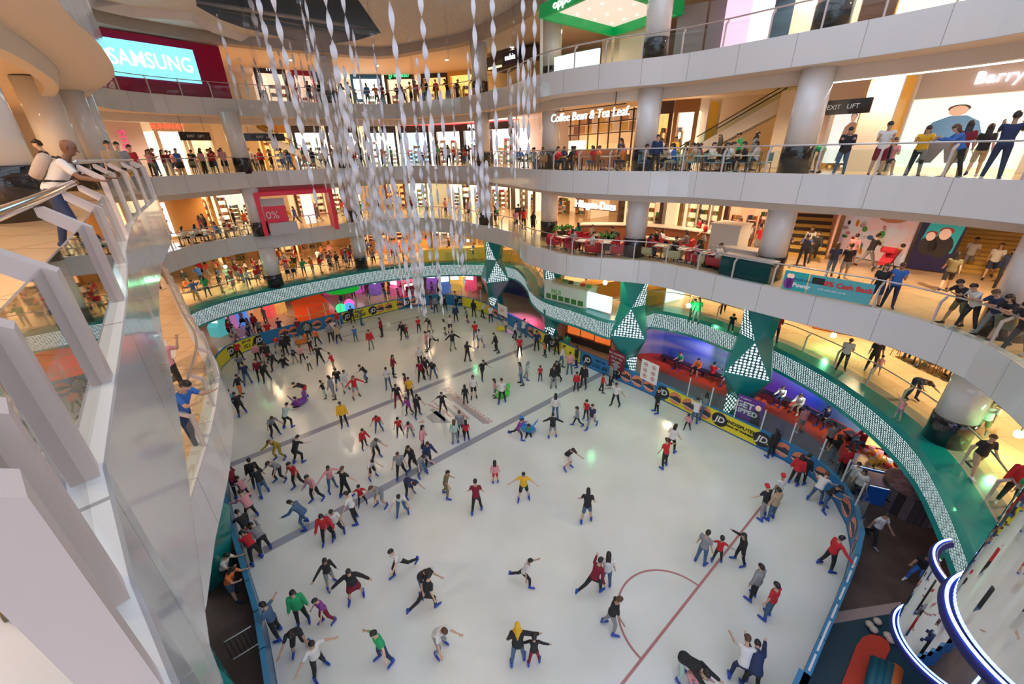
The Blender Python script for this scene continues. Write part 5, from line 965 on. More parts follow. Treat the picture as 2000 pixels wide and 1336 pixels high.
crowd(1, 360, 520, 14, 1.7, 1.9, RL, 'first gallery rail at left'); crowd(1, 350, 520, 18, 2.5, 9, ST, 'first gallery floor at left', hot=.3); crowd(1, 530, 700, 9, 1.7, 1.9, RL, 'first gallery rail between columns'); crowd(1, 530, 700, 24, 2.6, 8, ST, 'first gallery floor between columns', hot=.2)
crowd(1, 715, 925, 8, 1.7, 1.9, RL, 'first gallery rail behind ribbons'); crowd(1, 715, 925, 8, 2.6, 7, ST, 'first gallery floor behind ribbons', hot=.3); crowd(1, 955, 1040, 10, 1.7, 4, ST+RL, 'first gallery beside the far pillar'); crowd(1, 1080, 1190, 10, 4, 9, ST, 'first gallery behind the green food stall')
crowd(0, 420, 520, 10, .5, 6, ST, 'ground floor behind the far left barrier'); crowd(0, 660, 900, 16, 1.5, 8, ST, 'ground floor among the play machines')
cvb = offs(mw, 1.05); slb = arcs(cvb)
for k in range(12):
    s = 3+k*1.55+R.uniform(-.3, .3); p, t_ = along(cvb, s, slb); nv = Vector((t_.y, -t_.x)); person((p.x+nv.x*.1, p.y+nv.y*.1, .03), atan2(-nv.x, nv.y), R.choice(TOPS), R.choice(BOTS), R.choice('ssl'), 'si', 1.66, k % 2 == 0, 'on the bench under the wave mural', 'people on the benches')
# ---------------- hanging ribbons ----------------
M_rib = mat('ribbon_white', (.80, .80, .86), .45); M_rib.node_tree.nodes['Principled BSDF'].inputs['Transmission Weight'].default_value = .0
M_ribt = glass('ribbon_clear', (.86, .86, .9), 1.6)
RB = {}
def ribbon_mesh(L, tw, w_, m):
    k = (L, tw, w_, m.name)
    if k in RB: return RB[k]
    n = int(L/.07); mb = MB(); A, B = [], []
    for i in range(n+1):
        z = -L*i/n; a = pi*z/tw+.5*sin(z*1.3); ww = w_*(.55+.45*sin(pi*i/n)**.4); A.append((cos(a)*ww/2, sin(a)*ww/2, z)); B.append((-cos(a)*ww/2, -sin(a)*ww/2, z))
    mb.add(A+B, [(i, i+1, n+2+i, n+1+i) for i in range(n)]); me = bpy.data.meshes.new('ribbon'); me.from_pydata(mb.v, [], mb.f); me.materials.append(m); me.polygons.foreach_set('use_smooth', [True]*n); RB[k] = me; return me
def interp(x, P):
    for (a, b), (c, d) in zip(P, P[1:]):
        if a <= x <= c: return b+(d-b)*(x-a)/(c-a)
    return P[-1][1]
BY = [(455, 235), (520, 300), (580, 350), (650, 410), (720, 520), (790, 600), (850, 640), (890, 620), (930, 480), (980, 420), (1060, 290)]
r = random.Random(11)
def hang(pb, L, w_, tw, clear=False):
    me = ribbon_mesh(L, tw, w_, M_ribt if clear else M_rib)
    o = link('hanging_ribbon', me, None, (pb.x, pb.y, pb.z+L), (0, 0, r.uniform(0, 6.28)), label='clear twisted film strip hanging in the atrium' if clear else 'white twisted ribbon hanging in the atrium', cat='hanging ribbon', group='clear film strips hanging in the atrium' if clear else 'white twisted ribbons hanging in the atrium')
LEN = (3, 4.5, 6, 7.5, 9)
for x0, yb, k, w_, cl in ((470, 230, 13, .30, 1), (505, 300, 14, .28, 0), (535, 400, 14, .28, 0), (585, 330, 15, .34, 1), (637, 380, 14, .28, 0), (670, 150, 15, .25, 0), (718, 250, 15, .26, 1), (762, 420, 14, .28, 0), (822, 330, 14, .28, 0), (868, 120, 15, .2, 1), (925, 420, 15, .25, 0), (962, 300, 15, .28, 0), (1003, 160, 14, .22, 1), (1022, 260, 15, .24, 0), (1045, 230, 15, .24, 0)):
    bx = x0+(1032-x0)*yb/2360; pb = EYE+ray(bx, yb)*(k+3); hang(pb, 9, w_*.72, .8, bool(cl))
for i in range(125):
    bx = r.uniform(470, 1055) if r.random() < .5 else r.gauss(780, 110)
    if not 460 < bx < 1056: continue
    by = interp(bx, BY)-abs(r.gauss(0, 85)); k = r.uniform(19, 33); pb = EYE+ray(bx, by)*k
    if pb.z < 2.2 or pb.y > 35.5: continue
    L = r.choice(LEN); L = L if pb.z+L < 21.5 else 3
    hang(pb, L, r.choice((.13, .16, .19, .22)), r.choice((.7, .85, 1.0)), r.random() < .12)
# ---------------- furniture ----------------
def chair_proto(c, nm, arm=False):
    t = thing('cafe_armchair' if arm else 'cafe_chair', nm, 'armchair' if arm else 'chair')
    if arm:
        MB().box((0, 0, .3), (.72, .68, .24)).build('seat', c, t); MB().box((0, -.3, .55), (.78, .14, .5)).build('backrest', c, t)
        for s in (-1, 1): MB().box((s*.36, 0, .42), (.12, .66, .34)).build('armrest', c, t)
        for sx_ in (-1, 1):
            for sy in (-1, 1): MB().box((sx_*.3, sy*.27, .09), (.05, .05, .18)).build('leg', M_dark, t)
    else:
        MB().box((0, 0, .45), (.42, .42, .04)).build('seat', c, t); MB().box((0, -.2, .68), (.42, .04, .34)).build('backrest', c, t)
        for sx_ in (-1, 1):
            for sy in (-1, 1): MB().tube([(sx_*.18, sy*.18, .45), (sx_*.21, sy*.21, 0)], .014, 6).build('leg', M_dark, t)
    return t
def table_proto(nm, m, rnd=True):
    t = thing('cafe_table', nm, 'table')
    (MB().lathe((0, 0, 0), [(.36, .72), (.38, .74), (.36, .76)], 20) if rnd else MB().box((0, 0, .74), (.75, .75, .04))).build('table_top', m, t)
    MB().lathe((0, 0, 0), [(.04, .03), (.03, .72)], 8).build('pedestal', M_dark, t); MB().lathe((0, 0, 0), [(.24, 0), (.22, .03)], 16).build('foot', M_dark, t); return t
PR = {}
def put(kind, loc, rz, label=None, group=None):
    if kind not in PR:
        c = {'wood': mat('chair_wood', (.3, .15, .06), .5), 'blue': mat('chair_blue', (.2, .4, .5), .5), 'red': mat('sofa_red', (.5, .02, .04), .6), 'cream': mat('sofa_cream', (.6, .5, .3), .6), 'white': M_white, 'tw': mat('table_wood', (.5, .3, .15), .4), 'tb': mat('table_white', (.75, .7, .62), .3)}[kind]
        PR[kind] = table_proto('round cafe table', c, kind == 'tw') if kind in ('tw', 'tb') else chair_proto(c, 'chair', kind in ('red', 'cream')); t = PR[kind]; t.location = loc; t.rotation_euler = (0, 0, rz); t['label'] = label; t['group'] = group; return t
    return dup(PR[kind], loc, rz, label, group)
def cafe(lv, x0, x1, n, dd_, ch, tb, pl, occ=.6):
    for i in range(n):
        X = x0+(x1-x0)*(i+.5)/n; p, rz = frame_at(lv, X, dd_, FL[lv]+.7); z = FL[lv]+.01
        if any((p-Vector(c_)).length < 1.3 for c_ in COLS): continue
        put(tb, (p.x, p.y, z), rz, 'cafe table %s' % pl, 'cafe tables '+pl)
        for k in (0, 1):
            a = rz+k*pi+R.uniform(-.2, .2); q = p+Vector((cos(a), sin(a)))*.78; h = a+pi/2
            put(ch, (q.x, q.y, z), h, '%s %s' % ({'wood': 'wooden chair at a cafe table', 'blue': 'pale blue chair at a cafe table', 'red': 'red armchair at a cafe table', 'cream': 'cream armchair at a cafe table', 'white': 'white chair at a cafe table'}[ch], pl), {'wood': 'wooden', 'blue': 'pale blue', 'red': 'red', 'cream': 'cream', 'white': 'white'}[ch]+' cafe seats '+pl)
            if R.random() < occ: person((q.x, q.y, z+.0), h, R.choice(TOPS), R.choice(BOTS), R.choice('sslh'), 'si', 1.66, False, pl, 'people on the galleries and walkways')
cafe(3, 1000, 1240, 6, 1.6, 'wood', 'tw', 'on the third gallery before the coffee house'); cafe(3, 1270, 1530, 6, 1.7, 'blue', 'tb', 'on the third gallery at right', .8)
cafe(3, 1010, 1500, 7, 3.2, 'wood', 'tb', 'on the third gallery, second row', .7)
cafe(2, 1075, 1240, 4, 1.5, 'red', 'tb', 'on the second gallery, red seating', .7); cafe(2, 1260, 1370, 2, 1.5, 'cream', 'tb', 'on the second gallery, cream seating', .8); cafe(2, 1380, 1450, 2, 1.5, 'red', 'tb', 'by the glass cabinet on the second gallery', .5)
cafe(2, 1090, 1330, 4, 3.6, 'red', 'tb', 'on the second gallery by the curved counter', .7); cafe(2, 300, 500, 7, 1.2, 'white', 'tb', 'at the left bend of the second gallery', .35)
cafe(1, 380, 500, 3, 4.6, 'wood', 'tw', 'on the first gallery at left', .5); cafe(1, 1780, 1990, 3, 5.0, 'wood', 'tw', 'on the first gallery at right', .7); cafe(1, 1200, 1260, 2, 7.5, 'wood', 'tw', 'in the timber booth on the first gallery', .5)
# ---------------- counters, posters and stands of the second gallery ----------------
p, rz = frame_at(2, 1300, 5.6); t = thing('curved_counter', 'long white and brown curved cafe counter', 'counter', (p.x, p.y, 8.55), rz)
mb = MB(); mb.rings([[(x, .35*cos(x*.35)*4-1+y, z) for y, z in ((0, 0), (0, 1.0), (.8, 1.0), (.8, 0))] for x in [-4.5+i*.6 for i in range(16)]]); mb.build('counter_body', mat('counter_brown', (.16, .06, .03), .4), t)
mb = MB(); mb.rings([[(x, .35*cos(x*.35)*4-1+y, z) for y, z in ((-.06, 1.0), (-.06, 1.08), (.86, 1.08), (.86, 1.0))] for x in [-4.5+i*.6 for i in range(16)]]); mb.build('counter_top', mat('counter_cream', (.8, .72, .62), .3), t)
for i, (x, d_, sz, h, lb) in enumerate(((1405, 3.2, (1.5, 1.3), 2.0, 'tall cream kiosk box beside the wide column'), (1440, 2.4, (2.8, .8), 1.0, 'low white counter in front of the wide column'))):
    p, rz = frame_at(2, x, d_); MB().box((0, 0, h/2), (*sz, h)).box((0, 0, h+.04), (sz[0]+.1, sz[1]+.1, .08)).build('kiosk_box', mat('counter_cream', (.8, .72, .62), .3), loc=(p.x, p.y, 8.55), label=lb, cat='kiosk').rotation_euler = (0, 0, rz)
for x, lb in ((1102, 'potted fern at left of the red seats'), (1192, 'potted fern before the ice cream counter')):
    p, rz = frame_at(2, x, 3.0); t = thing('potted_fern', lb, 'plant', (p.x, p.y, 8.55)); MB().lathe((0, 0, 0), [(.3, 0), (.42, .7), (.38, .7)], 16).build('pot', M_black, t)
    mb = MB()
    for k in range(26):
        a = k*2.4; l_ = .6+.3*R.random(); pts = [(cos(a)*l_*u, sin(a)*l_*u, .7+.75*u-.9*u*u*(.3+.7*R.random())) for u in (0, .35, .7, 1)]; mb.tube(pts, [.02, .05, .045, .005], 4)
    mb.build('fronds', mat('fern_green', (.05, .22, .04), .5), t)
p2, rz2 = frame_at(2, 1165, 4.0); t2 = thing('ice_cream_sign', 'white glowing ice cream parlour lettering', 'sign', (p2.x, p2.y, 11.0), rz2)
text('Häagen-Dazs', .62, mat('letters_glow', (1, 1, .95), .4, emit=2.6), t2, (0, 0, 0), (pi/2, 0, 0), 'sign_lettering', .04, bold=.015); MB().box((0, .06, -.25), (3.6, .04, .04)).build('sign_rail', M_dark, t2)
def wallposter(lb, x0, y0, x1, y1, z, z1, m, nm='wall_poster'):
    a = at(x0, y0, z); b = at(x1, y1, z); d = Vector((b.x-a.x, b.y-a.y)); t = thing(nm, lb, 'poster', ((a.x+b.x)/2, (a.y+b.y)/2, z), atan2(d.y, d.x)); MB().box((0, 0, (z1-z)/2), (d.length, .12, z1-z)).build('poster_sheet', m, t); return t, d.length
mp_ = mat('poster_candy', (.6, .5, .5), .5, emit=.2, ecol=(.7, .6, .6)); noise_mix(mp_, (.75, .45, .4), (.65, .7, .8), .8, 3, .42, .58)
t, L = wallposter('big bright poster of laughing faces and sweets', 1632, 492, 1760, 521, 8.6, 11.9, mp_)
def oval(t, cx, cz, rx, rz_, m, k=1, nm='printed_face', a0=0, n=18): MB().add([(cx+rx*cos(2*pi*i/n+a0), -.062-.004*k, cz+rz_*sin(2*pi*i/n+a0)) for i in range(n)], [tuple(range(n))]).build(nm, m, t)
ps = mat('print_skin_warm', (.78, .42, .28), .5); pr_ = mat('print_red_lips', (.7, .03, .06), .5)
oval(t, L*.17, 2.6, .95, .62, ps); oval(t, L*.2, 2.35, .36, .2, pr_, 2, 'printed_smile'); oval(t, L*.2, 2.37, .24, .08, mat('emblem_white', (.85, .85, .85), .4), 3, 'printed_teeth'); oval(t, L*.09, 2.78, .18, .13, Mk, 2, 'printed_glasses'); oval(t, L*.26, 2.9, .18, .13, Mk, 2, 'printed_glasses'); oval(t, -L*.2, 2.85, .7, .42, ps); oval(t, -L*.17, 2.8, .3, .16, pr_, 2, 'printed_smile')
rr_ = random.Random(5)
for i in range(26): oval(t, rr_.uniform(-L*.45, L*.45), rr_.uniform(.15, 1.8), rr_.uniform(.08, .2), rr_.uniform(.08, .2), GOODS[rr_.randrange(7)], 2, 'printed_sweet', n=8)
mn = mat('poster_navy', (.02, .02, .10), .35); t, L = wallposter('dark blue poster with two headphone wearers', 1768, 522, 1850, 533, 8.6, 12.0, mn)
pt = mat('print_teal', (.02, .38, .42), .5, emit=.2, ecol=(.02, .5, .5)); MB().add([(-L*.42, -.065, 1.1), (L*.4, -.065, .9), (L*.46, -.065, 2.2), (-L*.3, -.065, 2.4)], [(0, 1, 2, 3)]).build('printed_panel', pt, t)
for cx, cz, s in ((-L*.2, 1.6, .8), (L*.1, 1.75, 1.0)): oval(t, cx, cz-.55*s, .42*s, .55*s, mat('print_dark_top', (.03, .03, .04), .5), 2, 'printed_jacket'); oval(t, cx, cz, .2*s, .26*s, mat('print_skin', (.7, .45, .33), .5), 3); oval(t, cx+.02, cz+.16*s, .24*s, .16*s, mat('print_red_hair', (.4, .05, .05), .5), 2.5, 'printed_hair')
text('Hold the Power', .28, mat('emblem_white', (.85, .85, .85), .4), t, (-L*.05, -.07, 3.15), (pi/2, 0, 0), 'poster_lettering', .002); text('8% cash back with your card', .13, mat('emblem_white', (.85, .85, .85), .4), t, (L*.05, -.07, 2.8), (pi/2, 0, 0), 'poster_lettering', .002)
# checked stair beside the wide column, amber lit passage at the far right
t = thing('checked_stair', 'yellow and black checked stair behind the wide column', 'stair', tuple(at(1555, 500, 8.55)), radians(-35))
mb = MB()
for i in range(12): mb.box((0, .3*i, .16*i+.08), (2.6, .3, .16), i % 2)
mb.build('steps', [mat('step_yellow', (.8, .5, .12), .5), mat('step_black', (.04, .03, .02), .5)], t); MB().box((1.4, 1.8, 1.3), (.1, 4, 2.2)).build('side_panel', mat('stair_pink', (.7, .4, .33), .5), t)
t = thing('amber_stair', 'amber lit stair passage at the far right of second gallery', 'stair', tuple(at(1960, 545, 8.55)), radians(-45))
mb = MB()
for i in range(14): mb.box((0, .3*i+.6, .16*i+.08), (4.2, .3, .16))
mb.build('steps', mat('step_amber', (.8, .5, .1), .5), t); MB().box((0, 5.2, 1.9), (5.5, .1, 3.6)).build('amber_wall', lit((1, .65, .12), .7), t)
# rail banners of the second gallery
def rail_banner(x0, x1, m, lb):
    a, _ = frame_at(2, x0, .0, 8.9); b, _ = frame_at(2, x1, .0, 8.9); d = b-a; t = thing('rail_banner', lb, 'banner', ((a.x+b.x)/2, (a.y+b.y)/2, 8.72), atan2(d.y, d.x)); MB().box((0, -.06, .42), (d.length*.97, .03, .8)).build('banner_sheet', m, t); return t, d.length
mt_ = mat('banner_teal', (.03, .42, .42), .4)
t, L = rail_banner(1513, 1590, mt_, 'teal rail banner with two printed people'); text('Hold the', .17, mat('print_navy', (.02, .04, .2), .5), t, (L*.28, -.09, .52), (pi/2, 0, 0), 'banner_lettering', .002); text('Power', .24, mat('emblem_white', (.85, .85, .85), .4), t, (L*.3, -.09, .28), (pi/2, 0, 0), 'banner_lettering', .002, bold=.01)
for cx in (-.28, -.16): oval(t, L*cx, .32, .14, .26, mat('print_jacket_violet', (.2, .05, .3), .5), 4, 'printed_jacket'); oval(t, L*cx, .62, .08, .1, mat('print_skin', (.7, .45, .33), .5), 5)
t, L = rail_banner(1598, 1688, mat('banner_teal_pale', (.10, .42, .45), .4), 'teal rail banner offering cash back'); text('8% Cash Back', .27, mat('ring_red', (.7, .03, .03), .5), t, (L*.12, -.09, .55), (pi/2, 0, 0), 'banner_lettering', .002, bold=.01); MB().box((-L*.34, -.08, .6), (.42, .01, .26)).build('printed_card', Mk, t); text('with selected cards', .12, mat('emblem_white', (.85, .85, .85), .4), t, (-L*.1, -.09, .3), (pi/2, 0, 0), 'banner_lettering', .002)
# glass cabinet on the rail, folding pram
p, rz = frame_at(2, 1462, .75); t = thing('glass_cabinet', 'dark teal glass cabinet behind the second gallery rail', 'cabinet', (p.x, p.y, 8.56), rz); MB().box((0, 0, .5), (2.3, .6, 1.0)).build('cabinet_body', mat('cabinet_teal', (.02, .07, .08), .08), t); MB().box((0, 0, 1.02), (2.4, .7, .05)).build('cabinet_top', mat('counter_cream', (.8, .72, .62), .3), t)
q = at(1724, 530, 8.56); t = thing('folding_pram', 'red and black folding pram pushed by a person', 'pram', tuple(q), radians(-60))
MB().rings([[(xx, y, z) for y, z in ((-.3, .35), (.15, .45), (.5, .95), (.3, 1.0), (-.3, .5))] for xx in (-.22, .22)]).build('seat', mat('pram_red', (.6, .03, .06), .6), t); MB().rings([[(xx, y, z) for y, z in ((.15, 1.05), (-.1, 1.2), (-.35, 1.05), (-.3, .95), (.1, .95))] for xx in (-.24, .24)]).build('hood', mat('pram_red', (.6, .03, .06), .6), t)
for s in (-1, 1):
    MB().tube([(s*.24, .6, 1.05), (s*.24, -.45, .15)], .015).tube([(s*.24, .1, .5), (s*.24, .45, .12)], .015).build('pram_frame', M_dark, t)
    for y in (-.45, .45): MB().rings([[(s*.26+e_, y+.13*cos(a*pi/8), .13+.13*sin(a*pi/8)) for a in range(16)] for e_ in (-.02, .02)]).build('wheel', M_black, t)
# red booth, light panels, hanging direction signs
t = thing('red_booth', 'bright red bank booth with white panel on second gallery', 'booth', tuple(at(590, 449, 8.56)), 0.5); MR = mat('booth_red', (.55, .01, .04), .35, emit=.15, ecol=(.8, .02, .05))
MB().box((0, 0, 3.1), (5.6, 3.2, .3)).build('booth_roof', MR, t)
for s in (-1, 1): MB().box((s*2.65, 0, 1.5), (.3, 3.2, 3.0)).build('booth_side', MR, t)
MB().box((-1.7, -.9, 1.4), (1.7, .15, 1.5)).build('front_panel', MR, t); MB().box((-1.7, -.95, 2.45), (1.7, .12, .55)).build('white_panel', mat('panel_grey', (.6, .6, .62), .4), t); text('0%', .8, mat('emblem_white', (.85, .85, .85), .4), t, (-1.9, -1.0, 1.45), (pi/2, 0, 0), 'booth_lettering', .01); MB().box((-1.3, -1.0, .45), (2.0, .5, .9)).build('booth_counter', mat('panel_grey', (.6, .6, .62), .4), t); MB().box((.9, 1.2, 1.5), (.9, .1, 2.4)).build('booth_poster', lit((1, .9, .85), 1.), t)
for i, x in enumerate((282, 303, 322)):
    p, rz = frame_at(2, x, 4.2); f = MB().box((0, 0, 1.5), (1.15, .1, 2.5)).build('glowing_poster', lit(((.95, 1, .9), (.85, .8, 1), (.8, .9, 1))[i], 1.6), loc=(p.x, p.y, 8.56), label='tall glowing poster panel on the second gallery, %s of three' % ('left', 'middle', 'right')[i], cat='light box'); f.rotation_euler = (0, 0, rz)
    for k in range(5): MB().box((((-1)**k)*.2, -.06, .6+k*.42), (.3, .02, .18)).build('printed_item', GOODS[(i+k*2) % 7], f)
p, rz = frame_at(2, 310, 4.4); MB().box((0, .2, 1.6), (7.5, .2, 3.3)).build('timber_wall', mat('timber_orange', (.65, .32, .08), .5), loc=(p.x, p.y, 8.56), label='orange timber wall behind three glowing panels', cat='partition').rotation_euler = (0, 0, rz)
for lv, x, d_, wd, lb in ((3, 402, 2.5, 2.0, 'black direction sign hanging near the red lettered shop'), (3, 515, 3, 3.0, 'black direction sign hanging near the orange passage'), (3, 1617, 4, 1.9, 'black direction sign hanging right of the white column')):
    p, rz = frame_at(lv, x, d_); t = thing('direction_sign', lb, 'sign', (p.x, p.y, 15.7 if lv == 3 else 11), rz); MB().box((0, 0, 0), (wd, .12, .55)).build('sign_panel', M_black, t); text('EXIT   LIFT', .24, mat('emblem_white', (.85, .85, .85), .4), t, (0, -.07, 0), (pi/2, 0, 0), 'sign_lettering', .004)
    for s in (-1, 1): MB().tube([(s*wd*.35, 0, .27), (s*wd*.35, 0, 1.4)], .012).build('hanger', M_dark, t)
def escalator(lv, x, d_, L, lb, up=1):
    p, rz = frame_at(lv, x, d_); t = thing('escalator', lb, 'escalator', (p.x, p.y, FL[lv]), rz+(pi if up < 0 else 0)); rise = 4.4; n = 22; mb = MB()
    for i in range(n): mb.box((L*(i+.5)/n-L/2, 0, rise*(i+.5)/n), (L/n, 1.0, rise/n+.05))
    mb.build('steps', mat('step_grey', (.12, .11, .11), .4, .5), t)
    for s in (-.6, .6):
        MB().rings([[(xx, s+y, z) for xx, z in ((-L/2-.3, -.25), (-L/2-.3, .35), (L/2, rise+.35), (L/2, rise-.5))] for y in (-.06, .06)]).build('side_skirt', mat('skirt_white', (.7, .68, .64), .3), t)
        MB().rings([[(xx, s+y, z) for xx, z in ((-L/2-.3, .35), (-L/2-.3, .9), (L/2, rise+.9), (L/2, rise+.35))] for y in (-.01, .01)]).build('glass_balustrade', M_glass, t); MB().tube([(-L/2-.3, s, .9), (L/2, s, rise+.9)], .035).build('handrail', M_black, t)
escalator(3, 1440, 9.5, 7.5, 'escalator between the amber pillars on the third gallery'); escalator(3, 545, 9, 7, 'escalator in the orange passage at left', -1)
# ---------------- first gallery: stalls, booths, green spot lamps ----------------
def stall(x, y, w_, d_, h, m, lb, rz, top=None, word=None):
    q = at(x, y, 4.33); t = thing('food_stall', lb, 'stall', tuple(q), rz); MB().box((0, 0, h/2), (w_, d_, h)).build('stall_body', m, t); MB().box((0, 0, h+.03), (w_+.12, d_+.12, .06)).build('stall_top', top or m, t)
    if word: text(word, .5, mat('letters_green', (.1, .5, .08), .5), t, (-w_*.2, -d_/2-.02, h*.55), (pi/2, 0, 0), 'stall_lettering', .01)
    return t
stall(1112, 588, 3.6, 1.3, 1.25, mat('stall_white', (.75, .78, .72), .4), 'white food stall with green lettering on first gallery', radians(-42), mat('counter_cream', (.8, .72, .62), .3), 'MUI')
mo = mat('booth_timber', (.62, .30, .06), .4); stall(1175, 577, 5.0, 1.1, 1.1, mo, 'orange timber seating booth left of the teal pillar', radians(25)); stall(1262, 592, 3.6, 1.0, 1.1, mo, 'orange timber seating booth right of the teal pillar', radians(25))
q = at(1165, 607, 4.33); MB().box((0, 0, .65), (2.2, .15, 1.1)).build('advert_lightbox', lit((.75, .8, .95), 1.0), loc=tuple(q), label='white glowing advert panel at the first gallery rail', cat='light box').rotation_euler = (0, 0, radians(-45))
q = at(1315, 586, 4.33); MB().box((0, 0, .8), (1.8, .2, 1.6)).build('advert_lightbox', lit((.7, 1, .75), 1.4), loc=tuple(q), label='green tinted glowing panel beside the timber booth', cat='light box').rotation_euler = (0, 0, radians(25))
t = [o for o in C.objects if o.name == 'food_stall'][0]
for i in range(6): MB().box((-1.4+i*.55, -.67, .3), (.4, .03, .35)).build('leaf_print', mat('fern_green', (.05, .22, .04), .5), t)
for i in range(7): MB().lathe((-1.5+i*.5, .1, 1.3), [(.0, 0), (.17, .02), (.2, .16), (0, .18)], 12).build('food_tray', GOODS[(1, 3, 5, 4, 1, 0, 5)[i]], t)
for x, y, w_, m_, lb in ((1735, 668, 7, mat('wall_vermilion', (.75, .16, .02), .4), 'vermilion low wall of the restaurant at right'), (1838, 700, 3.5, mat('wall_amber', (.9, .45, .03), .4), 'amber low wall next to the vermilion one')):
    q = at(x, y, 4.33); MB().box((0, 0, .65), (w_, .3, 1.3)).build('low_wall', m_, loc=tuple(q), label=lb, cat='partition').rotation_euler = (0, 0, radians(-40))
for x, y, w_, c, lb in ((905, 505, 8, (.85, .5, .05), 'golden counter behind the far pillar'), (1005, 508, 5, (.8, .4, .05), 'golden counter right of the far pillar'), (790, 490, 6, (.8, .25, .05), 'orange counter behind the ribbons'), (640, 480, 6, (.5, .25, .08), 'brown counter between the columns'), (460, 505, 5, (.55, .3, .1), 'brown counter at left of first gallery')):
    q = at(x, y, 4.33); MB().box((0, 0, .55), (w_, .9, 1.1)).box((0, 0, 1.13), (w_+.1, 1.0, .06)).build('long_counter', mat('lc_%d' % int(x), c, .4, emit=.12, ecol=c), loc=tuple(q), label=lb, cat='counter').rotation_euler = (0, 0, .15)
for i, (x, y, z) in enumerate(((1628, 655, 5.2), (1990, 848, 5.4), (1345, 597, 5.6), (440, 521, 6.3), (914, 470, 6.9), (1182, 552, 6.9))):
    q = at(x, y, z); o = MB().lathe((0, 0, 0), [(.1, -.1), (.13, 0), (.1, .1)], 12).build('green_spotlight', mat('green_glow', (.3, 1, .5), .4, emit=22, ecol=(.25, 1, .5)), loc=tuple(q), label='green glowing party spotlight, %s' % ('over the right walkway', 'at the right edge by a pushchair', 'beside two people on the first gallery', 'above the left crowd', 'left of the far pillar', 'under the fascia by the timber booth')[i], cat='spotlight')
    MB().tube([(0, 0, .1), (0, 0, 7.6-z)], .015).build('hanger', M_dark, o); lamp('POINT', (q.x, q.y, z-.2), 60, (.2, 1, .4), .1, name='green_light')
# ---------------- ground floor stands ----------------
def freezer(x, y, rz, lb, w_=1.5):
    q = at(x, y, 0.02); t = thing('ice_cream_freezer', lb, 'freezer', tuple(q), rz); MB().box((0, 0, .45), (w_, .9, .9)).build('freezer_body', mat('freezer_blue', (.01, .10, .42), .3), t)
    MB().box((0, 0, .93), (w_-.1, .8, .06)).build('lit_well', lit((.8, .95, 1), 1.2), t); MB().box((0, 0, 1.0), (w_+.04, .94, .05)).box((0, 0, .99), (.05, .94, .07)).build('lid_frame', M_steel, t)
    mb = MB()
    for i in range(14): mb.box((-w_*.4+(i % 7)*w_*.13, -.2+.4*(i//7), .985), (.14, .22, .03), i % 7)
    g = mb.build('ice_lollies', GOODS, t); g['kind'] = 'stuff'
    MB().lathe((w_*.1, -.455, .45), [(.0, 0), (.22, 0)], 14).build('oval_badge', mat('ring_red', (.7, .03, .03), .5), t).rotation_euler = (0, 0, 0); return t
freezer(1686, 935, radians(-25), 'blue ice cream freezer nearer the barrier'); freezer(1718, 975, radians(-25), 'blue ice cream freezer in front of the snack stand')
q = at(1738, 940, .02); t = thing('snack_stand', 'snack stand heaped with red and orange packets', 'stand', tuple(q), radians(-30))
MB().box((0, 0, .5), (2.4, 1.1, 1.0)).build('stand_body', mat('stand_orange', (.6, .16, .04), .5), t); rr_ = random.Random(8); mb = MB()
for i in range(70): mb.box((rr_.uniform(-1.1, 1.1), rr_.uniform(-.5, .5), 1.05+.3*rr_.random()), (.22, .2, .12), rr_.choice((0, 3, 0, 3, 6, 1)), rr_.random()*3)
g = mb.build('snack_packets', GOODS, t); g['kind'] = 'stuff'; MB().box((0, .5, 1.6), (2.4, .08, .5)).build('lit_board', lit((1, .6, .2), 1.), t)
q = at(1775, 990, .02); t = thing('patterned_booth', 'dark booth with woven pattern beside the freezers', 'booth', tuple(q)); MB().lathe((0, 0, 0), [(1.1, 0), (1.1, 1.1), (1.15, 1.15)], 28).build('booth_wall', tiles(mat('woven_dark', (.05, .04, .05), .5), (.03, .025, .03), (.16, .13, .15), (.02, .02, .02), .25, .25, off=.5) and MATS['woven_dark'], t)
q = at(1800, 1005, .02); t = thing('tall_cupboard', 'dark blue tall cupboard under the light band', 'cupboard', tuple(q), radians(-40)); MB().box((0, 0, 1.0), (.9, .8, 2.0)).build('cupboard_body', mat('cupboard_navy', (.015, .02, .05), .3), t); MB().box((0, 0, 2.03), (.96, .86, .06)).build('cupboard_top', M_post, t)
# lower right floor, mats and rack
def patch(pts, m, z, name='floor'): v = [at(x, y, z) for x, y in pts]; structure(name, MB().add([(p.x, p.y, z) for p in v], [tuple(range(len(v)))]), m)
patch([(1605, 1222), (1760, 1195), (1760, 1175), (1622, 1197)], mat('strip_pink', (.42, .30, .26), .5), .006)
patch([(1530, 1380), (1600, 1222), (1790, 1190), (1900, 1380)], mat('floor_darkteal', (.015, .055, .075), .4), .004)
pts = [(1640, 1345), (1672, 1262), (1684, 1246), (1700, 1240), (1720, 1244), (1735, 1256), (1738, 1270), (1700, 1345)]; v = [at(x, y, .02) for x, y in pts]
MB().poly([(p.x, p.y) for p in v], .01, .06).build('floor_mat', mat('mat_red', (.60, .05, .02), .5), label='red orange mat with rounded end at lower right', cat='mat')
for i in range(4):
    a = at(1712+i*13, 1290+i*5, .3); b = at(1700+i*13, 1350+i*5, .3); MB().tube([a, b], .16, 12).build('rolled_mat', mat('roll_teal', (.01, .12, .16), .5) if i < 3 else mat('roll_orange', (.7, .15, .03), .5), smooth=True, label='%s rolled mat beside the red mat, number %s from left' % ('dark teal' if i < 3 else 'orange', ('one', 'two', 'three', 'four')[i]), cat='rolled mat')
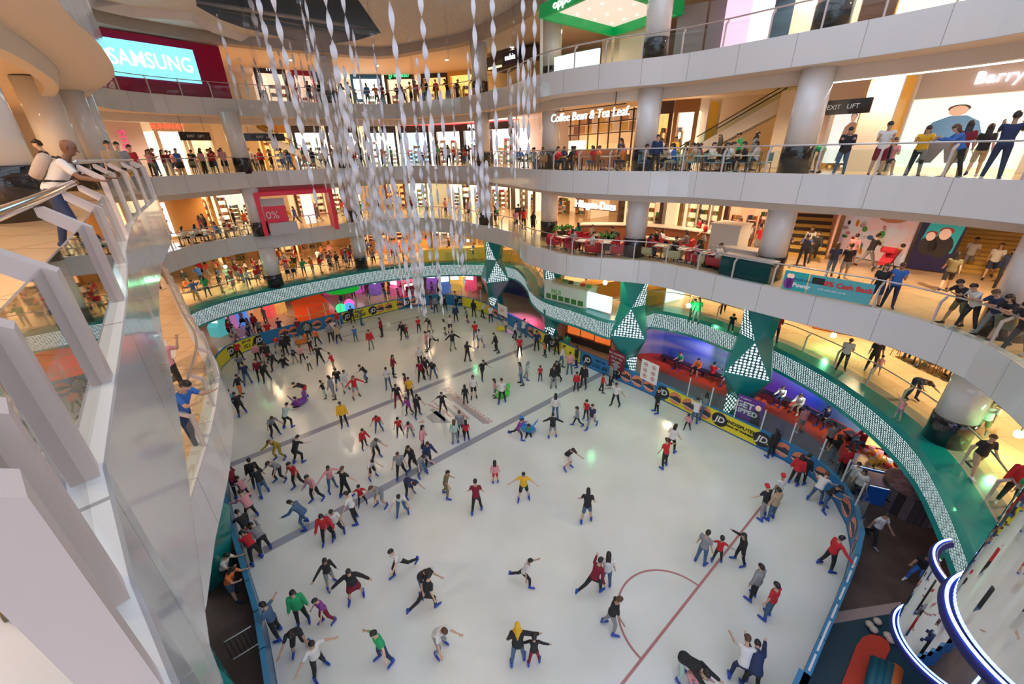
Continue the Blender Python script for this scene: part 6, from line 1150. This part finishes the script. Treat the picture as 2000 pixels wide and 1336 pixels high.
for i, (x, y) in enumerate(((1697, 1222), (1705, 1232), (1712, 1216), (1732, 1244), (1738, 1252))):
    q = at(x, y, .05); MB().lathe((0, 0, 0), [(.0, 0), (.1, .0), (.12, .09), (.08, .15), (0, .17)], 14).build('safety_helmet', mat('helmet_cream', (.6, .5, .38), .4), smooth=True, loc=tuple(q), label='cream safety helmet by the lift, number %s from left' % ('one', 'two', 'three', 'four', 'five')[i], cat='helmet')
t = thing('barrier_gate', 'low metal barrier gate on the left walkway', 'gate', (0, 0, 0)); ga_, gb_ = at(437, 1255, 1.0), at(490, 1223, 1.0); gc_, gd_ = Vector((ga_.x, ga_.y, .1)), Vector((gb_.x, gb_.y, .1))
MB().tube([ga_, gb_], .02).tube([gc_, gd_], .02).build('gate_rail', M_steel, t)
for k in range(7): MB().tube([ga_.lerp(gb_, k/6), gc_.lerp(gd_, k/6)], .012).build('gate_bar', M_dark, t)
# ---------------- scenic lifts ----------------
M_blue = mat('neon_blue', (.1, .2, 1), .4, emit=9, ecol=(.12, .22, 1)); M_bpan = mat('lift_blue', (.005, .01, .12), .6)
M_lglass = glass('lift_glass', (.5, .56, .58), 3., .38)
def lift(cx, cy, r, z0, z1, lb):
    t = thing('scenic_lift', lb, 'lift', (cx, cy, z0)); h = z1-z0; A = [radians(a) for a in range(95, 290, 3)]
    MB().rings([[(cos(a)*q_, sin(a)*q_, z) for q_, z in ((r, 0), (r, h), (r-.02, h), (r-.02, 0))] for a in A], cap=True).build('curved_glass', M_lglass, t)
    for z, nm in ((-.02, 'lower'), (h+.02, 'upper')): MB().tube([(cos(a)*(r+.05), sin(a)*(r+.05), z) for a in A], .022, 8).build('neon_ring', M_blue, t, True); MB().tube([(cos(a)*(r+.02), sin(a)*(r+.02), z-.12) for a in A], .10, 8).build('ring_frame', M_bpan, t, True)
    MB().poly([(cos(a)*r, sin(a)*r) for a in A], -.25, -.1).build('lift_floor', M_bpan, t); return t
lift(10.75, 5.65, 1.15, 3.0, 5.46, 'lower glass lift with blue neon rings'); lift(7.55, 3.0, 1.28, 8.0, 11.6, 'nearer glass lift with blue neon rim at right edge')
t = thing('lift_tower', 'beige lift tower with blue neon edges', 'tower', (11.2, 3.2, 0), .7); MB().box((0, 0, 4), (2.6, 2.2, 8)).build('tower_body', mat('tower_beige', (.42, .34, .26), .4), t)
for s in (-1.3, 0, 1.3): MB().box((s, -1.13, 4), (.06, .05, 8)).box((s, 1.13, 4), (.06, .05, 8)).build('neon_edge', M_blue, t)
MB().box((-1.35, 0, 6.2), (.8, 2.2, .3)).build('landing', M_post, t)
# black strap frame on the near floor
t = thing('floor_easel', 'dark brass folding frame on the near tiled floor', 'frame', (0, 0, 0))
MB().tube([EYE+ray(18, 1188)*1.0, EYE+ray(260, 1345)*.95], .012, 6).build('bar', M_black, t); MB().tube([EYE+ray(12, 1192)*1.0, EYE+ray(140, 1400)*1.1], .014, 6).build('bar', mat('old_brass', (.16, .12, .06), .4, .6), t)
build_people()
def finish_people():
    from collections import defaultdict
    D = defaultdict(list)
    for o, lb, pl, fixed in PEOPLE:
        x, y = px(o.location); D[lb+', '+pl if pl else lb].append((x, o))
    ORD = ['first', 'second', 'third', 'fourth', 'fifth', 'sixth', 'seventh']
    for k, L in D.items():
        L.sort(key=lambda t: t[0])
        for i, (x, o) in enumerate(L):
            s = k
            if len(L) > 1: s = ORD[min(i, 6)]+' such from left, '+k
            w_ = s.split()
            if len(w_) > 16: s = s.replace('long-sleeved top', 'top').replace(' and walkways', '').replace('sleeveless top', 'vest'); w_ = s.split()
            if len(w_) > 16: s = s.replace(' looking at a phone,', ' on phone,').replace(' leaning on the rail,', ' leaning,').replace(' taking a photo,', ' photographing,').replace(' sitting on the ice,', ' fallen,'); w_ = s.split()
            if len(w_) > 16: s = s.replace(' such from left,', ' from left,').replace(' behind the ', ' behind ').replace(' the ', ' '); w_ = s.split()
            o['label'] = ' '.join(w_[:16])
finish_people()
# ---------------- ceiling lamps of the galleries ----------------
M_lampd = mat('downlight_glow', (1, .9, .75), .5, emit=14., ecol=(1, .82, .58))
_dl = None
def downlights(lv, z, d0, step, power, col, ph=0):
    cv = offc(CV[lv], d0); sl = arcs(cv); s = 2+ph
    while s < sl[-1]-2:
        p, d = along(cv, s, sl)
        if p.y > -1:
            t = MB().lathe((0, 0, 0), [(.0, .0), (.11, 0), (.14, .03)], 14).build('ceiling_light', M_lampd, loc=(p.x, p.y, z-.03), label='round warm downlight in the gallery ceiling', cat='ceiling light', group='round downlights in the gallery ceilings')
            lamp('SPOT', (p.x, p.y, z-.08), power, col, .12, name='downlight', spot=radians(150))
        s += step
downlights(4, 21.45, 4, 7, 700, (1, .78, .55)); downlights(3, 17.25, 4.5, 6, 800, (1, .76, .52)); downlights(2, 12.4, 4.5, 6, 900, (1, .72, .45)); downlights(1, 7.62, 4.5, 5.5, 900, (1, .68, .40))
downlights(0 or 1, 3.28, 5, 9, 200, (.9, .6, .7), 3)
for x, y in ((-3.6, -.6), (-6.2, 1.8)):
    MB().lathe((0, 0, 0), [(.0, .0), (.11, 0), (.14, .03)], 14).build('ceiling_light', M_lampd, loc=(x, y, 17.2), label='round warm downlight in the gallery ceiling', cat='ceiling light', group='round downlights in the gallery ceilings')
    lamp('SPOT', (x, y, 17.15), 700, (1, .72, .48), .12, name='downlight', spot=radians(150))  # extra lamps added to warm the near posts
